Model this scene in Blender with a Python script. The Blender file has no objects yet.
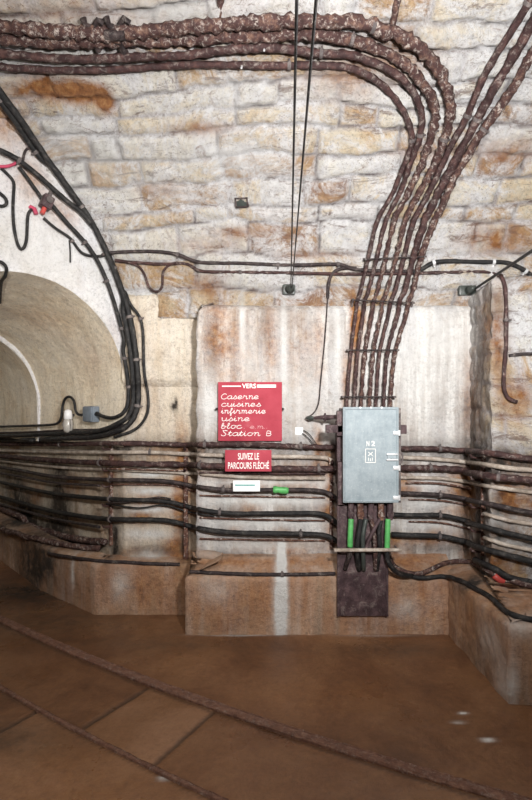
import bpy, bmesh, math, random
import numpy as np
from mathutils import Vector, Matrix, noise
from mathutils.bvhtree import BVHTree
random.seed(7)
C = bpy.context.scene.collection
F = 533.0; CZ = 1.6
PI = math.pi
CAM = Vector((0, 0, CZ))

# ------------------------------------------------------------------ helpers
def setp(o, label=None, cat=None, group=None, kind=None):
    if label: o['label'] = label
    if cat: o['category'] = cat
    if group: o['group'] = group
    if kind: o['kind'] = kind
    return o

def mesh_obj(name, verts, faces, mat=None, parent=None, smooth=True, attrs=None):
    me = bpy.data.meshes.new(name)
    me.from_pydata([tuple(v) for v in verts], [], faces)
    if smooth:
        me.polygons.foreach_set('use_smooth', [True]*len(me.polygons))
    if attrs:
        for k, a in attrs.items():
            at = me.attributes.new(k, 'FLOAT', 'POINT'); at.data.foreach_set('value', [float(x) for x in a])
    me.update()
    if mat: me.materials.append(mat)
    o = bpy.data.objects.new(name, me); C.objects.link(o)
    if parent: o.parent = parent; o.matrix_parent_inverse = parent.matrix_world.inverted()
    return o

def empty(name, loc, label, cat, group=None):
    o = bpy.data.objects.new(name, None); C.objects.link(o)
    o.location = loc; o.empty_display_size = .05
    o.matrix_world = Matrix.Translation(Vector(loc))
    return setp(o, label, cat, group)

def nz(p, s=1.0, seed=0.0):
    return noise.noise(Vector((p[0]*s+seed, p[1]*s-seed*.7, p[2]*s+seed*.3)))

def smooth01(x):
    x = min(1, max(0, x)); return x*x*(3-2*x)

def catmull(pts, n=8):
    out = []
    P = [pts[0]] + list(pts) + [pts[-1]]
    for i in range(1, len(P)-2):
        p0, p1, p2, p3 = P[i-1], P[i], P[i+1], P[i+2]
        for k in range(n):
            t = k/n
            out.append(tuple(.5*((2*b)+(-a+c)*t+(2*a-5*b+4*c-d)*t*t+(-a+3*b-3*c+d)*t**3) for a, b, c, d in zip(p0, p1, p2, p3)))
    out.append(tuple(pts[-1]))
    return out

def resample(pts, step):
    pts = [Vector(p) for p in pts]
    d = [0]
    for a, b in zip(pts, pts[1:]): d.append(d[-1]+(b-a).length)
    L = d[-1]; n = max(2, int(L/step)); out = []; j = 0
    for i in range(n+1):
        s = L*i/n
        while j < len(d)-2 and d[j+1] < s: j += 1
        t = (s-d[j])/max(1e-9, d[j+1]-d[j])
        out.append(pts[j].lerp(pts[j+1], t))
    return out

def tube_data(pts, rad, sides=10, lump=0.0, lumpscale=30.0, seed=0.0, caps=True):
    V, Fc = [], []
    n = len(pts)
    up = None
    for i, p in enumerate(pts):
        t = (pts[min(i+1, n-1)]-pts[max(i-1, 0)]).normalized()
        if up is None:
            a = Vector((0, 0, 1)) if abs(t.z) < .9 else Vector((0, 1, 0))
            up = (a-t*a.dot(t)).normalized()
        else:
            up = (up-t*up.dot(t)).normalized()
        side = t.cross(up)
        r = rad(i/(n-1)) if callable(rad) else rad
        for k in range(sides):
            a = 2*PI*k/sides
            dr = up*math.cos(a)+side*math.sin(a)
            rr = r
            if lump:
                q = p+dr*r
                rr = r*(1+lump*(nz(q, lumpscale, seed)+.6*nz(q, lumpscale*2.3, seed+5)+.25))
            V.append(p+dr*rr)
    for i in range(n-1):
        for k in range(sides):
            k2 = (k+1) % sides
            Fc.append((i*sides+k, i*sides+k2, (i+1)*sides+k2, (i+1)*sides+k))
    if caps:
        Fc.append(tuple(range(sides))[::-1]); Fc.append(tuple((n-1)*sides+k for k in range(sides)))
    return V, Fc

def box_data(x0, x1, y0, y1, z0, z1, bev=0.004):
    bm = bmesh.new()
    bmesh.ops.create_cube(bm, size=1)
    for v in bm.verts:
        v.co = Vector((x0 if v.co.x < 0 else x1, y0 if v.co.y < 0 else y1, z0 if v.co.z < 0 else z1))
    if bev: bmesh.ops.bevel(bm, geom=bm.edges[:], offset=bev, segments=2, affect='EDGES', profile=.6)
    bm.verts.index_update()
    V = [v.co.copy() for v in bm.verts]; Fc = [tuple(v.index for v in f.verts) for f in bm.faces]
    bm.free(); return V, Fc

class MB:
    def __init__(s): s.V = []; s.F = []
    def add(s, d, M=None):
        o = len(s.V); s.V += [(M @ Vector(v)) if M else Vector(v) for v in d[0]]; s.F += [tuple(i+o for i in f) for f in d[1]]; return s
    def box(s, *a, **k): return s.add(box_data(*a, **k))
    def tube(s, pts, r, sides=10, **k): return s.add(tube_data([Vector(p) for p in pts], r, sides, **k))
    def cyl(s, c, axis, r, h, sides=20):
        c = Vector(c); ax = Vector(axis).normalized()
        return s.add(tube_data([c-ax*h/2, c-ax*h/2+ax*h*.02, c+ax*h/2-ax*h*.02, c+ax*h/2], r, sides))
    def build(s, name, mat, parent=None, smooth=True): 
        o = mesh_obj(name, s.V, s.F, mat, parent, smooth)
        if smooth: sharp(o)
        return o
def sharp(o, ang=40):
    me = o.data
    bm = bmesh.new(); bm.from_mesh(me)
    for e in bm.edges:
        if len(e.link_faces) == 2 and e.calc_face_angle(0) > math.radians(ang): e.smooth = False
    bm.to_mesh(me); bm.free()

# ------------------------------------------------------------------ materials
class NT:
    def __init__(s, name):
        s.m = bpy.data.materials.new(name); s.m.use_nodes = True
        s.t = s.m.node_tree; s.b = s.t.nodes['Principled BSDF']; s.L = s.t.links
        s.co = s.t.nodes.new('ShaderNodeTexCoord').outputs['Object']
    def n(s, typ, **k):
        x = s.t.nodes.new(typ)
        for a, v in k.items(): setattr(x, a, v)
        return x
    def put(s, sock, v):
        if isinstance(v, bpy.types.NodeSocket): s.L.new(v, sock)
        else: sock.default_value = v
    def map(s, scale):
        m = s.n('ShaderNodeMapping'); s.L.new(s.co, m.inputs[0]); m.inputs['Scale'].default_value = scale; return m.outputs[0]
    def noise(s, scale, detail=6, rough=.6, vec=None, dist=0):
        x = s.n('ShaderNodeTexNoise'); s.L.new(vec or s.co, x.inputs['Vector'])
        x.inputs['Scale'].default_value = scale; x.inputs['Detail'].default_value = detail; x.inputs['Roughness'].default_value = rough
        x.inputs['Distortion'].default_value = dist
        return x.outputs['Fac']
    def ramp(s, fac, stops):
        x = s.n('ShaderNodeValToRGB'); s.put(x.inputs[0], fac); e = x.color_ramp.elements
        while len(e) < len(stops): e.new(.5)
        for i, (p, c) in enumerate(stops):
            e[i].position = p; e[i].color = (c[0], c[1], c[2], 1) if not isinstance(c, (int, float)) else (c, c, c, 1)
        return x.outputs[0]
    def mix(s, f, a, b, mode='MIX'):
        x = s.n('ShaderNodeMix', data_type='RGBA', blend_type=mode); s.put(x.inputs[0], f)
        for sock, v in ((x.inputs[6], a), (x.inputs[7], b)):
            if isinstance(v, tuple): v = (v[0], v[1], v[2], 1)
            s.put(sock, v)
        return x.outputs[2]
    def math(s, op, a, b=0.0, c=None):
        x = s.n('ShaderNodeMath', operation=op); s.put(x.inputs[0], a); s.put(x.inputs[1], b)
        if c is not None: s.put(x.inputs[2], c)
        return x.outputs[0]
    def attr(s, name):
        x = s.n('ShaderNodeAttribute', attribute_name=name); return x.outputs['Fac']
    def bump(s, h, strength=.4, dist=.01):
        x = s.n('ShaderNodeBump'); x.inputs['Strength'].default_value = strength; x.inputs['Distance'].default_value = dist
        s.L.new(h, x.inputs['Height']); s.L.new(x.outputs[0], s.b.inputs['Normal'])
    def out(s, col, rough=.8, metal=0.0, spec=.5):
        s.put(s.b.inputs['Base Color'], (col[0], col[1], col[2], 1) if isinstance(col, tuple) else col)
        s.put(s.b.inputs['Roughness'], rough); s.b.inputs['Metallic'].default_value = metal
        s.b.inputs['Specular IOR Level'].default_value = spec
        return s.m

def dirt_and_shade(t, col, k=1.0):
    """shared dirt layers driven by the surface's own stain attributes"""
    n1 = t.ramp(t.noise(9, 8, .7), [(.3, .35), (.62, 1.3)])
    rust = t.math('MULTIPLY', t.attr('rust'), n1)
    rustc = t.ramp(t.noise(22, 5, .7), [(.3, (.13, .045, .018)), (.5, (.34, .14, .045)), (.7, (.5, .27, .11))])
    col = t.mix(t.math('MINIMUM', rust, 1.0), col, rustc)
    dark = t.math('MULTIPLY', t.attr('dark'), t.ramp(t.noise(14, 8, .75), [(.3, .3), (.6, 1.3)]))
    col = t.mix(t.math('MINIMUM', dark, 1.0), col, (.035, .026, .02))
    wh = t.math('MULTIPLY', t.attr('wht'), t.ramp(t.noise(16, 8, .7), [(.25, .5), (.6, 1.3)]))
    col = t.mix(t.math('MINIMUM', wh, 1.0), col, (.70, .70, .69))
    return col

def mat_stone():
    t = NT('vault_masonry')
    r = t.math('ADD', t.attr('rnd'), t.math('MULTIPLY', t.math('SUBTRACT', t.noise(6, 8, .75), .5), 1.0))
    stone = t.ramp(r, [(.0, (.86, .85, .82)), (.34, (.86, .82, .74)), (.58, (.78, .66, .48)), (.80, (.56, .36, .19)), (1, (.34, .19, .12))])
    sp = t.ramp(t.noise(38, 9, .85), [(.36, .35), (.47, .92), (.60, 1.0), (.72, 1.15)])
    stone = t.mix(.85, stone, sp, 'MULTIPLY')
    mort = t.ramp(t.noise(12, 9, .85), [(.38, (.18, .13, .12)), (.48, (.44, .41, .42)), (.60, (.72, .72, .76))])
    col = t.mix(t.attr('mort'), stone, mort)
    lime = t.ramp(t.noise(1.8, 10, .82, dist=1.2), [(.455, 0.0), (.55, .88)])
    limec = t.ramp(t.noise(30, 8, .8), [(.36, (.46, .44, .46)), (.46, (.78, .78, .80)), (.6, (.90, .90, .92))])
    col = t.mix(lime, col, limec)
    dirt = t.ramp(t.noise(5.5, 12, .88, dist=1.5), [(.55, 0.0), (.62, .8)])
    col = t.mix(dirt, col, (.26, .15, .11))
    grime = t.ramp(t.noise(1, 9, .8, vec=t.map((3, 9, 16)), dist=.8), [(.55, 0.0), (.61, .75)])
    col = t.mix(grime, col, (.19, .125, .105))
    speck = t.ramp(t.noise(55, 5, .85), [(.57, 0.0), (.62, .9)])
    speck = t.math('MULTIPLY', speck, t.ramp(t.noise(4, 5, .7), [(.42, .25), (.6, 1.0)]))
    col = t.mix(speck, col, (.17, .10, .085))
    col = t.mix(t.math('MULTIPLY', t.attr('crack'), t.ramp(t.noise(24, 6, .8), [(.35, .25), (.55, 1.0)])), col, (.11, .08, .075))
    col = dirt_and_shade(t, col)
    t.bump(t.math('ADD', t.noise(28, 10, .85), t.math('MULTIPLY', t.noise(110, 4, .7), .5)), 1.0, .035)
    return t.out(col, t.ramp(t.noise(6, 3), [(.3, .4), (.7, .85)]))

def mat_plaster(name, a, b, c, streak=.5, patch=.4, gk=1.0):
    t = NT(name)
    n = t.noise(2.2, 8, .65)
    col = t.ramp(n, [(.3, a), (.5, b), (.7, c)])
    st = t.noise(1, 7, .65, vec=t.map((10, 10, .7)))
    col = t.mix(t.ramp(st, [(.46, 0.0), (.60, streak)]), col, (.80, .79, .77))
    st2 = t.noise(1, 7, .7, vec=t.map((9, 9, .7)))
    col = t.mix(t.ramp(st2, [(.50, 0.0), (.66, patch)]), col, (.34, .25, .17))
    sp = t.ramp(t.noise(44, 8, .85), [(.36, .45), (.49, .98), (.68, 1.12)])
    col = t.mix(.75, col, sp, 'MULTIPLY')
    gr = t.ramp(t.noise(7, 10, .85, dist=1.2), [(.54, 0.0), (.66, .65*gk)])
    col = t.mix(gr, col, (.24, .165, .12))
    gb = t.ramp(t.noise(26, 8, .85, dist=.6), [(.60, 0.0), (.68, .7*gk)])
    col = t.mix(gb, col, (.17, .12, .10))
    col = dirt_and_shade(t, col)
    t.bump(t.math('ADD', t.noise(14, 9, .8), t.math('MULTIPLY', t.noise(60, 5, .8), .4)), .8, .03)
    return t.out(col, t.ramp(t.noise(5, 3), [(.3, .4), (.7, .8)]))

def mat_rust(name, base, spots, white=.5, rough=.6, scale=18):
    t = NT(name)
    n = t.noise(scale, 8, .75)
    col = t.ramp(n, [(.3, tuple(x*.45 for x in base)), (.5, base), (.68, spots)])
    if white:
        w = t.ramp(t.noise(scale*1.4, 6, .8, dist=.6), [(.53, 0.0), (.64, white)])
        col = t.mix(w, col, (.60, .53, .48))
    t.bump(t.noise(scale*4, 6, .8), .8, .008)
    return t.out(col, rough, 0.0, .28)

def mat_plain(name, col, rough=.5, metal=0.0, var=.35, scale=20, bump=.2):
    t = NT(name)
    c = t.ramp(t.noise(scale, 7, .7), [(.3, tuple(x*(1-var) for x in col)), (.6, col), (.75, tuple(min(1, x*(1+var*.5)) for x in col))])
    t.bump(t.noise(scale*4, 5, .7), bump, .004)
    return t.out(c, rough, metal)

M = {}
M['stone'] = mat_stone()
M['plaster_left'] = mat_plaster('cream_plaster', (.60, .51, .40), (.68, .60, .49), (.50, .39, .28), .3, .5)
M['plaster_main'] = mat_plaster('streaked_plaster', (.36, .30, .26), (.50, .48, .47), (.60, .61, .64), .9, .6)
M['plaster_tunnel'] = mat_plaster('tunnel_plaster', (.78, .70, .58), (.86, .76, .60), (.70, .55, .38), .15, .35, .35)
M['plaster_white'] = mat_plaster('white_plaster', (.70, .70, .73), (.76, .76, .79), (.62, .59, .56), .4, .12, .3)
M['plinth'] = mat_plaster('stained_concrete', (.30, .15, .085), (.42, .24, .145), (.56, .38, .26), .2, .6)
M['buttress'] = M['stone']
M['conduit'] = mat_rust('rusted_conduit', (.042, .020, .020), (.115, .058, .050), .3)
M['conduit_dark'] = mat_rust('dark_conduit', (.028, .020, .021), (.075, .052, .05), .2, .5)
M['crust'] = mat_rust('crusted_pipe', (.058, .028, .026), (.19, .11, .08), .65, .75, 24)
M['crust_b'] = mat_rust('browned_pipe', (.10, .045, .034), (.28, .15, .095), .8, .75, 24)
M['pipe_white'] = mat_rust('limed_pipe', (.36, .30, .25), (.58, .55, .50), .7, .6, 12)
M['black'] = mat_rust('black_cable', (.013, .013, .014), (.035, .032, .032), .10, .45)
M['green'] = mat_plain('green_sleeve', (.10, .42, .12), .5)
M['red'] = mat_plain('red_sleeve', (.45, .06, .05), .5)
M['pink'] = mat_plain('crimson_tape', (.48, .06, .12), .5)
M['steel'] = mat_rust('dull_steel', (.10, .085, .085), (.22, .18, .17), .3, .5)
M['maroon'] = mat_rust('maroon_steel', (.065, .040, .045), (.14, .09, .095), .2, .5, 12)
M['insul'] = mat_plain('dark_insulator', (.05, .06, .055), .35)
M['whitepaint'] = mat_plain('white_letters', (.85, .83, .80), .6, var=.1)
M['fadedpaint'] = mat_plain('faded_letters', (.68, .36, .38), .6, var=.1)
M['label'] = mat_plain('white_label', (.85, .87, .88), .4, var=.05)
M['label_line'] = mat_plain('teal_print', (.10, .38, .36), .5)
M['chrome'] = mat_plain('bright_metal', (.75, .76, .78), .35, .3, var=.3)
M['glass'] = mat_plain('frosted_glass', (.42, .40, .37), .2, var=.2)
M['cap'] = mat_plain('white_cap', (.80, .80, .82), .4, var=.1)
M['grey_box'] = mat_plain('grey_box', (.16, .19, .23), .5)
def mat_sign():
    t = NT('red_enamel')
    col = t.ramp(t.noise(7, 6, .6), [(.3, (.33, .035, .055)), (.6, (.40, .055, .08)), (.8, (.48, .13, .15))])
    sc = t.ramp(t.noise(1, 6, .7, vec=t.map((6, 6, 60))), [(.60, 0.0), (.70, .6)])
    col = t.mix(sc, col, (.20, .04, .05))
    return t.out(col, .75, 0.0, .25)
M['sign'] = mat_sign()
def mat_galv():
    t = NT('galvanised_paint')
    col = t.ramp(t.noise(10, 9, .75), [(.3, (.19, .235, .26)), (.5, (.27, .32, .35)), (.7, (.35, .40, .43))])
    st = t.ramp(t.noise(1, 7, .7, vec=t.map((30, 30, 3))), [(.5, 0.0), (.65, .45)])
    col = t.mix(st, col, (.34, .385, .41))
    sp = t.ramp(t.noise(90, 4, .8), [(.60, 0.0), (.68, .7)])
    col = t.mix(sp, col, (.66, .69, .70))
    ru = t.ramp(t.noise(6, 5, .7), [(.66, 0.0), (.74, .5)])
    col = t.mix(ru, col, (.36, .30, .20))
    t.bump(t.noise(40, 6, .8), .3, .004)
    return t.out(col, .7, 0.0, .3)
M['galv'] = mat_galv()
def mat_floor():
    t = NT('wet_brown_floor')
    n = t.math('ADD', t.noise(1.6, 10, .75, dist=.5), t.math('MULTIPLY', t.math('SUBTRACT', t.attr('rnd'), .35), .28))
    col = t.ramp(n, [(.32, (.095, .042, .020)), (.46, (.17, .078, .036)), (.60, (.23, .115, .055)), (.85, (.34, .19, .11))])
    sp = t.ramp(t.noise(40, 8, .8), [(.3, .6), (.5, 1.0), (.7, 1.25)])
    col = t.mix(.7, col, sp, 'MULTIPLY')
    col = t.mix(t.attr('mort'), col, (.045, .026, .018))
    wf = t.ramp(t.noise(110, 3, .8), [(.72, 0.0), (.76, .8)])
    col = t.mix(wf, col, (.5, .42, .36))
    col = dirt_and_shade(t, col)
    t.bump(t.math('ADD', t.noise(6, 8, .7), t.math('MULTIPLY', t.noise(60, 5, .8), .25)), .35, .02)
    return t.out(col, t.ramp(t.noise(2.2, 5, .6), [(.35, .22), (.65, .6)]))
M['floor'] = mat_floor()
M['rail'] = mat_rust('rusty_rail', (.20, .10, .07), (.33, .19, .13), .35, .35, 30)

# ------------------------------------------------------------------ base geometry of the place
U = Vector((-.722, .692, 0)); U.normalize()            # side tunnel axis
H = Vector((-.692, -.722, 0)); H.normalize()           # head wall direction
CN = Vector((-1.092, 4.1, 0))                           # corner of the side tunnel mouth
AR, AZ, ATC = .75, 1.70, .75                            # mouth arch radius / spring / centre
VA, VB, VZ = 2.8, 1.9, 2.22                             # vault half width, rise, springing height
def vdb(x): return 4.1-.17*smooth01((x+1.1)/1.3)

def vault_pt(x, th):
    return Vector((x, vdb(x)-VA*(1-math.cos(th)), VZ+VB*math.sin(th)))
def vault_n(x, th):
    return Vector((0, -math.cos(th)/VA, -math.sin(th)/VB)).normalized()

def grid_faces(nu, nv, flip=False):
    f = []
    for i in range(nu-1):
        for j in range(nv-1):
            q = (i*nv+j, (i+1)*nv+j, (i+1)*nv+j+1, i*nv+j+1)
            f.append(q[::-1] if flip else q)
    return f

# masonry layout: courses of irregular stones
class Masonry:
    def __init__(s, v0, v1, u0, u1, seed, hmin=.11, hmax=.17, smin=.2, smax=.55):
        R = random.Random(seed); s.cv = [v0]
        while s.cv[-1] < v1: s.cv.append(s.cv[-1]+R.uniform(hmin, hmax))
        s.rows = []
        for _ in s.cv:
            xs = [u0-R.uniform(0, .3)]
            while xs[-1] < u1: xs.append(xs[-1]+R.uniform(smin, smax))
            s.rows.append((xs, [R.random() for _ in xs], [R.uniform(-1, 1) for _ in xs]))
        s.cv = np.array(s.cv)
    def at(s, u, v):
        v2 = v+.055*noise.noise(Vector((u*1.6, v*2, 3)))+.018*noise.noise(Vector((u*6, v*7, 9)))+.006*noise.noise(Vector((u*22, v*22, 9)))
        i = int(np.searchsorted(s.cv, v2))-1
        if i < 0: i = 0
        if i >= len(s.cv)-1: i = len(s.cv)-2
        u2 = u+.014*noise.noise(Vector((u*5, v*9, 17)))
        xs, rd, hh = s.rows[i]
        k = 0
        while k < len(xs)-2 and xs[k+1] < u2: k += 1
        e = min(v2-s.cv[i], s.cv[i+1]-v2, u2-xs[k], xs[k+1]-u2)
        return rd[k], e, hh[k]

# stains and painted shade: (kind, px, py, rx, rz, strength) with radii in metres around the surface point
STAINS_AND_SHADE = [
 ('rust', 50, 88, .22, .06, 1.7), ('rust', 85, 92, .12, .05, 1.7), ('rust', 105, 101, .05, .06, 1.9), ('rust', 8, 125, .10, .14, .8),
 ('rust', 30, 180, .10, .16, .6), ('rust', 65, 215, .10, .10, .7), ('rust', 200, 128, .20, .04, .8), ('rust', 205, 245, .4, .05, .5),
 ('rust', 160, 190, .18, .05, .5), ('rust', 240, 232, .25, .04, .7), ('rust', 310, 255, .22, .03, .6), ('rust', 205, 285, .12, .08, .7),
 ('rust', 495, 240, .22, .10, .9), ('rust', 510, 150, .18, .08, .7), ('rust', 340, 75, .22, .12, .7), ('rust', 400, 60, .22, .10, .6),
 ('rust', 430, 150, .25, .05, .5), ('rust', 150, 15, .8, .14, .2), ('rust', 60, 12, .5, .12, .3), ('rust', 355, 330, .035, .35, 1.3), ('rust', 345, 380, .03, .2, .9),
 ('rust', 498, 330, .05, .30, 1.0), ('rust', 516, 400, .08, .14, 1.1), ('rust', 360, 320, .05, .12, .8), ('dark', 500, 300, .07, .12, .4),
 ('dark', 90, 30, .14, .05, .6), ('rust', 270, 345, .05, .35, .5), ('rust', 215, 330, .08, .35, .6), ('rust', 320, 340, .04, .35, .4),
 ('rust', 318, 440, .03, .16, .8), ('dark', 174, 407, .022, .03, 1.3), ('dark', 176, 401, .012, .03, 1.0),
 ('wht', 440, 340, .30, .28, .5), ('wht', 420, 400, .25, .35, .3), ('wht', 210, 400, .06, .20, .9), ('wht', 300, 400, .20, .25, .45),
 ('wht', 284, 345, .018, .35, 1.0), ('wht', 242, 320, .018, .22, .9), ('wht', 338, 350, .03, .35, .7), ('wht', 250, 360, .05, .2, .5),
 ('rust', 130, 330, .18, .14, .25), ('rust', 145, 400, .10, .2, .25), ('dark', 115, 275, .1, .1, .2),
 ('dark', 475, 420, .05, .25, .55), ('rust', 475, 400, .05, .3, .8), ('dark', 480, 360, .04, .2, .45),
 ('rust', 235, 350, .2, .35, .45), ('rust', 300, 360, .12, .3, .35), ('dark', 212, 350, .05, .3, .35), ('dark', 265, 330, .05, .25, .25),
 ('dark', 60, 470, .4, .12, .9), ('dark', 60, 500, .4, .2, .5), ('dark', 20, 590, .5, .2, .9), ('dark', 30, 520, .35, .18, .9), ('rust', 40, 320, .3, .15, .35), ('rust', 90, 360, .2, .2, .25), ('dark', 45, 560, .35, .15, .8), ('dark', 60, 505, .35, .12, .5), ('dark', 470, 580, .15, .08, .7), ('dark', 480, 660, .12, .2, .35), ('wht', 45, 250, .4, .25, .4),  # dark blobs low at left paint the shade of the unlit corner
 ('wht', 70, 140, .3, .12, .35), ('wht', 120, 170, .4, .15, .3), ('wht', 170, 10, .25, .06, .7), ('wht', 230, 95, .3, .1, .3), ('wht', 440, 30, .3, .08, .3), ('wht', 330, 100, .12, .15, .3), ('wht', 230, 160, .4, .12, .35),
 ('rust', 150, 500, .35, .2, .35), ('rust', 260, 470, .5, .05, .5), ('rust', 300, 545, .4, .05, .5), ('dark', 160, 550, .25, .04, .5), ('dark', 300, 545, .3, .02, .4), ('dark', 430, 548, .3, .04, .6), ('dark', 265, 495, .5, .012, .5), ('dark', 265, 538, .5, .012, .5), ('dark', 440, 500, .3, .012, .5), ('rust', 430, 540, .3, .05, .7), ('dark', 10, 480, .3, .2, .6), ('dark', 35, 600, .4, .2, .4),  # far-left dark blobs are painted corner shade; thin strips darken below pipes
 # lower wall
 ('wht', 150, 473, .17, .035, 1.0), ('wht', 150, 491, .17, .03, 1.0), ('wht', 148, 509, .17, .03, 1.0), ('wht', 147, 534, .18, .04, .8),
 ('wht', 265, 500, .48, .04, .95), ('wht', 265, 522, .48, .035, .9), ('wht', 260, 545, .45, .03, .55), ('wht', 430, 503, .2, .035, .8), ('wht', 430, 524, .2, .035, .7),
 ('wht', 510, 520, .16, .05, .6), ('wht', 515, 545, .15, .04, .5), ('wht', 430, 485, .25, .02, .6), ('wht', 265, 482, .48, .02, .7),
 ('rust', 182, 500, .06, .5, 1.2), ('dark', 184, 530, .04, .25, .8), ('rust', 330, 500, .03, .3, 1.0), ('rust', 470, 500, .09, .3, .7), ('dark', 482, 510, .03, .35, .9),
 ('rust', 505, 505, .05, .2, .7), ('rust', 250, 562, .6, .03, .7), ('rust', 150, 552, .3, .03, .7), ('dark', 115, 540, .05, .2, .9), ('dark', 60, 530, .35, .18, .7),  # last dark blob belongs to the painted shade of the left corner
 ('dark', 20, 500, .4, .25, .55), ('dark', 250, 555, .5, .015, .6), ('rust', 400, 560, .3, .06, .6), ('dark', 470, 585, .10, .04, .9),  # first dark blob: more shade painted into the left corner
 ('wht', 282, 560, .024, .10, 2.2), ('wht', 281, 605, .036, .24, 2.6), ('wht', 215, 590, .10, .10, .35), ('wht', 120, 585, .07, .12, .5), ('wht', 150, 555, .10, .04, .6),
 ('wht', 240, 634, .25, .012, .7), ('wht', 405, 610, .12, .08, .35), ('wht', 375, 636, .25, .008, .5), ('wht', 73, 570, .015, .12, .9), ('wht', 490, 640, .05, .10, .35),
 ('wht', 512, 690, .03, .12, .7), ('wht', 522, 625, .10, .06, .4), ('rust', 230, 600, .5, .2, .5), ('rust', 140, 590, .3, .2, .5), ('rust', 420, 610, .3, .2, .6), ('rust', 480, 620, .2, .3, .5),
 ('dark', 30, 570, .5, .25, .9), ('dark', 520, 640, .06, .2, .2),  # first dark blob paints shade on the far-left plinth
 # floor
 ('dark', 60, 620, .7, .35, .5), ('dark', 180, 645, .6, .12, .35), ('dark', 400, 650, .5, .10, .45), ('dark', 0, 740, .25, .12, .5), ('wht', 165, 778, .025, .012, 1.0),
 ('wht', 463, 713, .02, .01, 1.2), ('wht', 488, 740, .03, .012, 1.2), ('wht', 458, 722, .03, .01, .7), ('rust', 60, 790, .5, .25, .25), ('rust', 330, 700, .5, .2, .2),
]
VX = 30  # placeholder index kept small
# undisplaced shell for placing things
shellV, shellF = [], []
def shell(verts, faces):
    o = len(shellV); shellV.extend([Vector(v) for v in verts]); shellF.extend([tuple(i+o for i in f) for f in faces])

pending = []   # surfaces to finish after the stain and shade points are known
def surface(name, mat, P, N, nu, nv, disp, flip=False, attrs=None, into_shell=True, sh=True):
    if into_shell: shell(P, grid_faces(nu, nv, flip))
    pending.append((name, mat, P, N, nu, nv, disp, flip, attrs or {}, sh))

# vault
xs = np.concatenate([np.arange(-3.2, -2.0, .06), np.arange(-2.0, 2.1, .016), np.arange(2.1, 3.4, .06)])
th = [0]
while th[-1] < PI:
    t_ = th[-1]; ds = math.hypot(VA*math.sin(t_), VB*math.cos(t_))
    th.append(t_+(.016 if t_ < 1.15 else .05)/ds)
arc = [0]
for a, b in zip(th, th[1:]): arc.append(arc[-1]+(vault_pt(0, b)-vault_pt(0, a)).length)
mas = Masonry(-.02, arc[-1]+.2, -3.4, 3.5, 23, .10, .24, .18, .80)
P, N, rn, mo = [], [], [], []; D = []; ck = []
for x in xs:
    for t_, s_ in zip(th, arc):
        p = vault_pt(x, t_); n = vault_n(x, t_)
        r, e, h = mas.at(x, s_)
        m = 1-smooth01((e-.004)/.016)
        face = (.016*h+.018*smooth01(e/.045))*(1-m)
        d = face+.016*nz(p, 6)+.014*nz(p, 15)+.012*nz(p, 34)-.012*m
        # the small open socket in the masonry
        hx, hz = abs(x+.162)/.052, abs(s_-.78)/.04
        mm = m; ck.append((1-smooth01(e/.012))*smooth01((nz(p, 3.5, 8)+.05)*3))
        P.append(p); N.append(n); D.append(d); rn.append(r*.95); mo.append(mm)
ceil_data = (P, N, rn, mo, D)
# find the socket centre by ray later
nu, nv = len(xs), len(th)
ceil_dims = (nu, nv)
def behind(p): return (p-CN).dot(U) > .10
HIDE = [behind(p) for p in P]
ceil_faces = [f for f in grid_faces(nu, nv) if not all(HIDE[i] for i in f)]
shell(P, ceil_faces)

def densify(poly, step):
    out = []
    for a, b in zip(poly, poly[1:]):
        L = math.dist(a, b); n = max(1, int(L/step))
        for i in range(n): out.append(tuple(a[k]+(b[k]-a[k])*i/n for k in range(len(a))))
    out.append(tuple(poly[-1])); return out

def planwall(name, mat, plan, prof, step=.02, disp=.006, masonry=None, sc=7, into_shell=True):
    """plan: polyline (x,y) seen from the room; prof: (offset towards the room, z)."""
    pl = densify(plan, step); pr = densify(prof, step)
    n0 = []
    for i in range(len(plan)-1):
        a, b = plan[i], plan[i+1]; d = Vector((b[0]-a[0], b[1]-a[1], 0)).normalized()
        n0.append(Vector((d.y, -d.x, 0)))       # to the right of travel = toward room when going left->right
    def miter(p):
        # exact corner or segment normal
        for i in range(1, len(plan)-1):
            if math.dist(p, plan[i]) < 1e-6:
                m = (n0[i-1]+n0[i]); m = m/ m.length; return m/ max(.5, m.dot(n0[i]))
        for i in range(len(plan)-1):
            a, b = plan[i], plan[i+1]
            L = math.dist(a, b)
            if abs(math.dist(a, p)+math.dist(p, b)-L) < 1e-6: return n0[i]
        return n0[-1]
    P, N, rn, mo, D = [], [], [], [], []
    s = 0; last = None
    for p in pl:
        if last: s += math.dist(last, p)
        last = p; m = miter(p)
        # blend offset for points near a corner so sloping tops stay joined
        for (o, z) in pr:
            q = Vector((p[0], p[1], z))+m*o
            P.append(q); N.append(m.normalized())
            d = disp*(nz(q, sc)+.6*nz(q, sc*2.7)+.3*nz(q, sc*7))
            if masonry:
                r, e, h = masonry.at(s, z-o)
                k = 1-smooth01((e-.004)/.016); d += (.005*h+.006*smooth01(e/.05))*(1-k)-.006*k
                rn.append(r*.95); mo.append(k)
            D.append(d)
    at = {'rnd': rn, 'mort': mo} if masonry else {}
    surface(name, mat, P, N, len(pl), len(pr), D, True, at, into_shell)

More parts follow.
